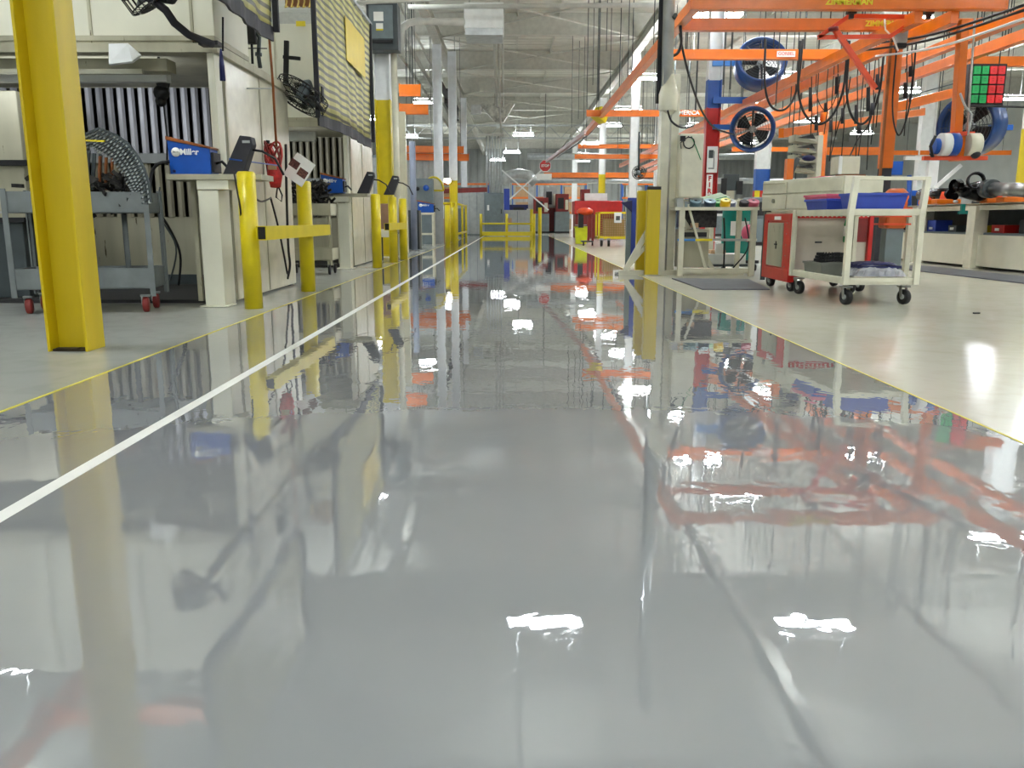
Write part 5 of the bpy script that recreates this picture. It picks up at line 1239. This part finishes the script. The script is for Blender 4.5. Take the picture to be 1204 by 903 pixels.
def onc(x, y, z):
    c, s = math.cos(RZ), math.sin(RZ); return (CARTP[0]+x*c-y*s, CARTP[1]+x*s+y*c, z)
def obin(name, w_, d, h_, mt, label, loc, rz=RZ, taper=.85, cat='bin', th=.008):
    t = thing(name, label, cat); b = taper
    mb = MB(); 
    o = [(-w_/2*b, -d/2*b), (w_/2*b, -d/2*b), (w_/2*b, d/2*b), (-w_/2*b, d/2*b)]; u = [(-w_/2, -d/2), (w_/2, -d/2), (w_/2, d/2), (-w_/2, d/2)]
    vs = [(x, y, 0) for x, y in o]+[(x, y, h_) for x, y in u]+[(x*(1-2*th/w_), y*(1-2*th/d), h_) for x, y in u]+[(x*(1-2*th/w_), y*(1-2*th/d), th) for x, y in o]
    fs = [(3, 2, 1, 0)]
    for k in range(4):
        j = (k+1) % 4; fs += [(k, j, 4+j, 4+k), (4+k, 4+j, 8+j, 8+k), (8+k, 8+j, 12+j, 12+k)]
    fs.append((12, 13, 14, 15))
    mb.add(vs, fs).build('tub', mt, t)
    MB().box(-w_/2-.008, w_/2+.008, -d/2-.008, -d/2, h_-.02, h_).box(-w_/2-.008, w_/2+.008, d/2, d/2+.008, h_-.02, h_).box(-w_/2-.008, -w_/2, -d/2, d/2, h_-.02, h_).box(w_/2, w_/2+.008, -d/2, d/2, h_-.02, h_).build('rim', mt, t)
    return at(t, loc, rz)
obin('blue_bin', .46, .3, .165, BLUB, 'blue plastic bin right behind the cart handle frame', onc(-.03, -.42, .777), cat='bin')
obin('blue_bin', .3, .5, .13, BLUB, 'second blue bin under the pink tray on the cart', onc(-.14, .17, .777))
t = obin('pink_tray', .31, .52, .04, PINK, 'pink shallow tray lying on the rear blue bin', onc(-.14, .17, .908), taper=.97, cat='tray')
tag(MB().ball(onc(.02, -.4, .91), .1, 10, (1.3, .9, .45)).build('black_cloth', CHAR), 'black cloth heaped inside the front blue bin', 'cloth')
tag(MB().ball(onc(.08, -.2, .82), .09, 9, (1.5, 1, .5)).ball(onc(.2, -.3, .80), .05, 9, (1.5, 1, .5)).build('plastic_wrap', pm('light_blue_wrap', (150, 196, 232), .3)), 'light blue plastic wrap on the top shelf beside the bin', 'wrap')
GRT = pm('grey_tote', (118, 120, 112), .5, var=.1)
obin('grey_tote', .34, .42, .13, GRT, 'grey plastic tote on the lower cart shelf', onc(-.1, .2, .202), taper=.92, cat='tote')
t = thing('belt_coil', 'coiled black ribbed belt lying on the grey tote', 'belt', onc(-.1, .2, .33))
for k in range(3):
    c = Vector(onc(-.1, .2, .345+k*.028)); r = .13-.01*k
    mb = MB().tube([c+Vector((r*math.cos(a), r*.9*math.sin(a), .006*math.sin(3*a))) for a in [i*2*PI/28 for i in range(29)]], .014, 6, False)
    for i in range(28):
        a = i*2*PI/28; mb.cb(c+Vector(((r+.012)*math.cos(a), (r*.9+.012)*math.sin(a), .004)), (.012, .012, .024), (0, 0, a))
    mb.build('coil', BLK, t)
random.seed(5)
def crumple(c, sx, sy, sz, mat, name, label, cat, seed=1, n=16):
    random.seed(seed); mb = MB(); vs = []; m = n
    for i in range(m+1):
        for j in range(m+1):
            u, v = i/m*2-1, j/m*2-1; e = max(0, 1-max(abs(u), abs(v))**2.2)
            vs.append(Vector(c)+Vector((u*sx+random.uniform(-1, 1)*.01, v*sy+random.uniform(-1, 1)*.01, sz*e**.5*(.75+.25*random.random())+.004)))
    fs = [(i*(m+1)+j, (i+1)*(m+1)+j, (i+1)*(m+1)+j+1, i*(m+1)+j+1) for i in range(m) for j in range(m)]
    mb.add(vs, fs, False).build(name, mat); o = bpy.data.objects[name]
    return tag(o, label, cat)
crumple(onc(.05, -.38, .237), .22, .17, .1, PLAS, 'plastic_bag', 'crumpled clear plastic bag on the lower cart shelf', 'bag', 2)
crumple(onc(.06, -.3, .33), .17, .15, .03, BLUN, 'navy_cloth', 'navy blue cloth lying on the clear plastic bag', 'cloth', 4, 10)
obin('navy_tray', .33, .34, .09, BLUN, 'navy tray half covered by the plastic bag', onc(.07, -.3, .237), taper=.8, cat='tray')

# ================================================================== RED TOOL CART + DRAWER CHEST
t = thing('red_tool_cart', 'red framed tool cart with cream door facing the aisle, behind the cream cart', 'cart', (3.2, 8.9, 0))
x0, x1, y0, y1 = 2.8, 3.62, 8.45, 9.32
MB().box(x0, x0+.04, y0, y1, .16, .78).box(x0-.012, x0+.05, y0-.01, y0+.2, .1, .78).box(x0-.012, x0+.05, y1-.12, y1+.01, .1, .78).build('aisle_frame_post', RED, t)
MB().box(x0-.014, x0+.052, y0-.012, y1+.012, .098, .222).box(x0-.014, x0+.052, y0-.012, y1+.012, .71, .781).build('aisle_frame', RED, t, bevel=.008)
MB().box(x0-.016, x0+.0, y0+.22, y1-.14, .24, .69).build('door', CRMD, t, bevel=.004)
MB().box(x0-.03, x0-.016, y0+.38, y0+.44, .46, .475).box(x0-.022, x0-.016, y0+.4, y0+.42, .42, .5).build('latch', BLK, t)
MB().box(x0-.022, x0-.01, y0+.3, y0+.5, .72, .755).build('name_plate', PAPER, t)
for k in range(5): MB().cyl((x0-.018, y0+.1, .25+k*.11), (x0-.01, y0+.1, .25+k*.11), .006, n=8).build('rivet', STEEL, t)
MB().box(x0+.06, x1-.04, y0+.05, y0+.07, .18, .74).build('cream_panel', pm('pinkish_cream', (206, 196, 182), .5, var=.05), t)
MB().box(x0+.05, x1, y0+.02, y0+.05, .735, .78).build('red_trim', RED, t)
mb = MB()
for k in range(16): mb.cyl((x0+.09+k*.045, y0+.012, .757), (x0+.09+k*.045, y0+.022, .757), .011, n=6)
o = mb.build('perforations', CRM, t); o['kind'] = 'stuff'
MB().box(x0+.26, x0+.33, y0+.04, y0+.052, .49, .505).build('slot', BLK, t)
MB().box(x0+.05, x1, y0+.02, y1, .14, .18).build('floor_pan', RED, t)
MB().box(x0, x1, y0, y1, .78, .8).build('top', CRMD, t)
MB().box(x1-.04, x1, y0, y0+.05, .1, .78).build('red_post', RED, t)
MB().box(x1-.16, x1-.05, y0+.03, y0+.05, .5, .74).build('red_panel', REDD, t)
wheel(t, x0+.06, y0+.08, .06); wheel(t, x1-.06, y0+.08, .06); wheel(t, x0+.06, y1-.1, .06); wheel(t, x1-.06, y1-.1, .06)
t = thing('green_bottle', 'green spray bottle with white label hung on the tool cart front', 'bottle', (3.6, 8.4, .5))
x = P(1018, 0, 8.4).x; MB().lathe([(.001, .5), (.04, .5), (.042, .52), (.042, .68), (.02, .76), (.015, .79), (.001, .79)], (x, 8.4, 0), (0, 0, 1), 14).build('bottle', GRN, t)
MB().lathe([(.0425, .56), (.0425, .66)], (x, 8.4, 0), (0, 0, 1), 14).build('paper_label', PAPER, t)
MB().box(x-.02, x+.02, 8.36, 8.46, .77, .79).build('spray_head', GRN, t)
obin('blue_bucket', .2, .2, .42, BLUB, 'blue bin standing on the floor pan beneath the green bottle', (P(1006, 0, 8.75).x, 8.85, .18), taper=.9)
# chest: local x runs along its long drawer face, -y is the face
t = thing('drawer_chest', 'cream metal drawer chest standing slantwise on the red tool cart', 'drawer chest')
Lc = 1.42
MB().box(0, Lc, .004, .48, 0, .34).build('body', CRM, t, bevel=.006)
for z0_, z1_ in ((.19, .32), (.02, .175)):
    d = MB().box(.02, .47, -.012, .004, z0_, z1_).build('drawer', CRM, t, bevel=.004)
    if z0_ > .1: MB().box(.04, .44, -.022, -.012, z1_-.025, z1_-.012).build('pull', CRMD, d)
    else: MB().cyl((.25, -.024, .11), (.25, -.012, .11), .025, n=12).build('lock', STEEL, d)
d = MB().box(.49, Lc-.02, -.01, .004, .19, .32).build('wide_drawer', CRM, t, bevel=.004)
d = MB().box(.49, Lc-.02, -.01, .004, .02, .175).build('wide_drawer', CRM, t, bevel=.004)
for x in (.04, Lc-.04): MB().box(x-.02, x+.02, .05, .09, -.02, 0).build('foot', BLK, t)
MB().box(.02, .06, .02, .06, -.8, 0).build('leg', GRYD, t)
at(t, (2.93, 9.95, .82), math.atan2(-1.35, .42))
tag(MB().box(3.25, 3.45, 9.0, 9.8, 1.161, 1.172).build('red_mat', PINK), 'thin pinkish red mat lying on the drawer chest', 'mat')
# angled parts rack
t = thing('parts_rack', 'cream rack of four stacked slanting bins behind the drawer chest', 'rack', P(960, 205, 10.4))
Y = 10.4; a, b = P(944, 0, Y).x, P(976, 0, Y).x
MB().box(b-.06, b, Y-.1, Y+.2, .86, P(0, 160, Y).z).build('side_panel', CRM, t)
for k in range(4):
    z = P(0, 203-k*11.5, Y).z
    s_ = MB().prism([(a, z+.02), (b-.06, z-.01), (b-.06, z+.01), (a, z+.10), (a, z+.03)], 'y', Y-.05, Y+.2).build('bin_shelf', CRMD, t)
    MB().prism([(a+.02, z+.06), (b-.08, z+.045), (a+.2, z+.10)], 'y', Y-.07, Y-.05).build('dark_opening', MESHD, t)
MB().box(a-.02, b, Y-.1, Y+.2, .86, .9).build('base', CRMD, t)
t = thing('rack_table', 'plain cream bench carrying the slanting bin rack and cream box', 'bench', (4.1, 10.6, 0))
MB().box(3.3, 4.9, 10.25, 10.85, .82, .86).build('top', CRMD, t)
for x in (3.35, 4.85):
    for yy in (10.3, 10.8): MB().box(x-.03, x+.03, yy-.03, yy+.03, 0, .82).build('leg', CRM, t)
t = thing('cream_box', 'cream electrical box standing right of the slanting bin rack', 'box', (4.25, 10.5, .86))
a, b = P(983, 205, 10.4), P(1010, 184, 10.4)
MB().box(a.x, b.x, 10.35, 10.6, a.z, b.z).build('case', CRM, t, bevel=.006); MB().box(a.x, a.x+.04, 10.33, 10.35, a.z, b.z).build('edge', WHT, t)
MB().box(a.x+.05, b.x+.1, 10.4, 10.55, .86, a.z).build('stand', BRN, t)
t = thing('tool_stand', 'orange and blue hand tools standing at the chest rear', 'tools', P(940, 205, 10))
MB().box(P(936, 0, 10).x, P(944, 0, 10).x, 9.95, 10.05, P(0, 212, 10).z, P(0, 187, 10).z).build('orange_holder', ORG, t); MB().bar(P(928, 208, 10), P(938, 186, 10), .04, .05).build('dark_handle', GRYD, t); MB().ball(P(951, 186, 10), .06, 8, (1.4, 1, .6)).build('blue_part', BLUN, t)
tag(MB().cb(G(1148, 369)+Vector((0, 0, .006)), (.05, .02, .01), (0, 0, .2)).build('debris', BLK), 'small black scrap lying alone on the cream floor', 'scrap')
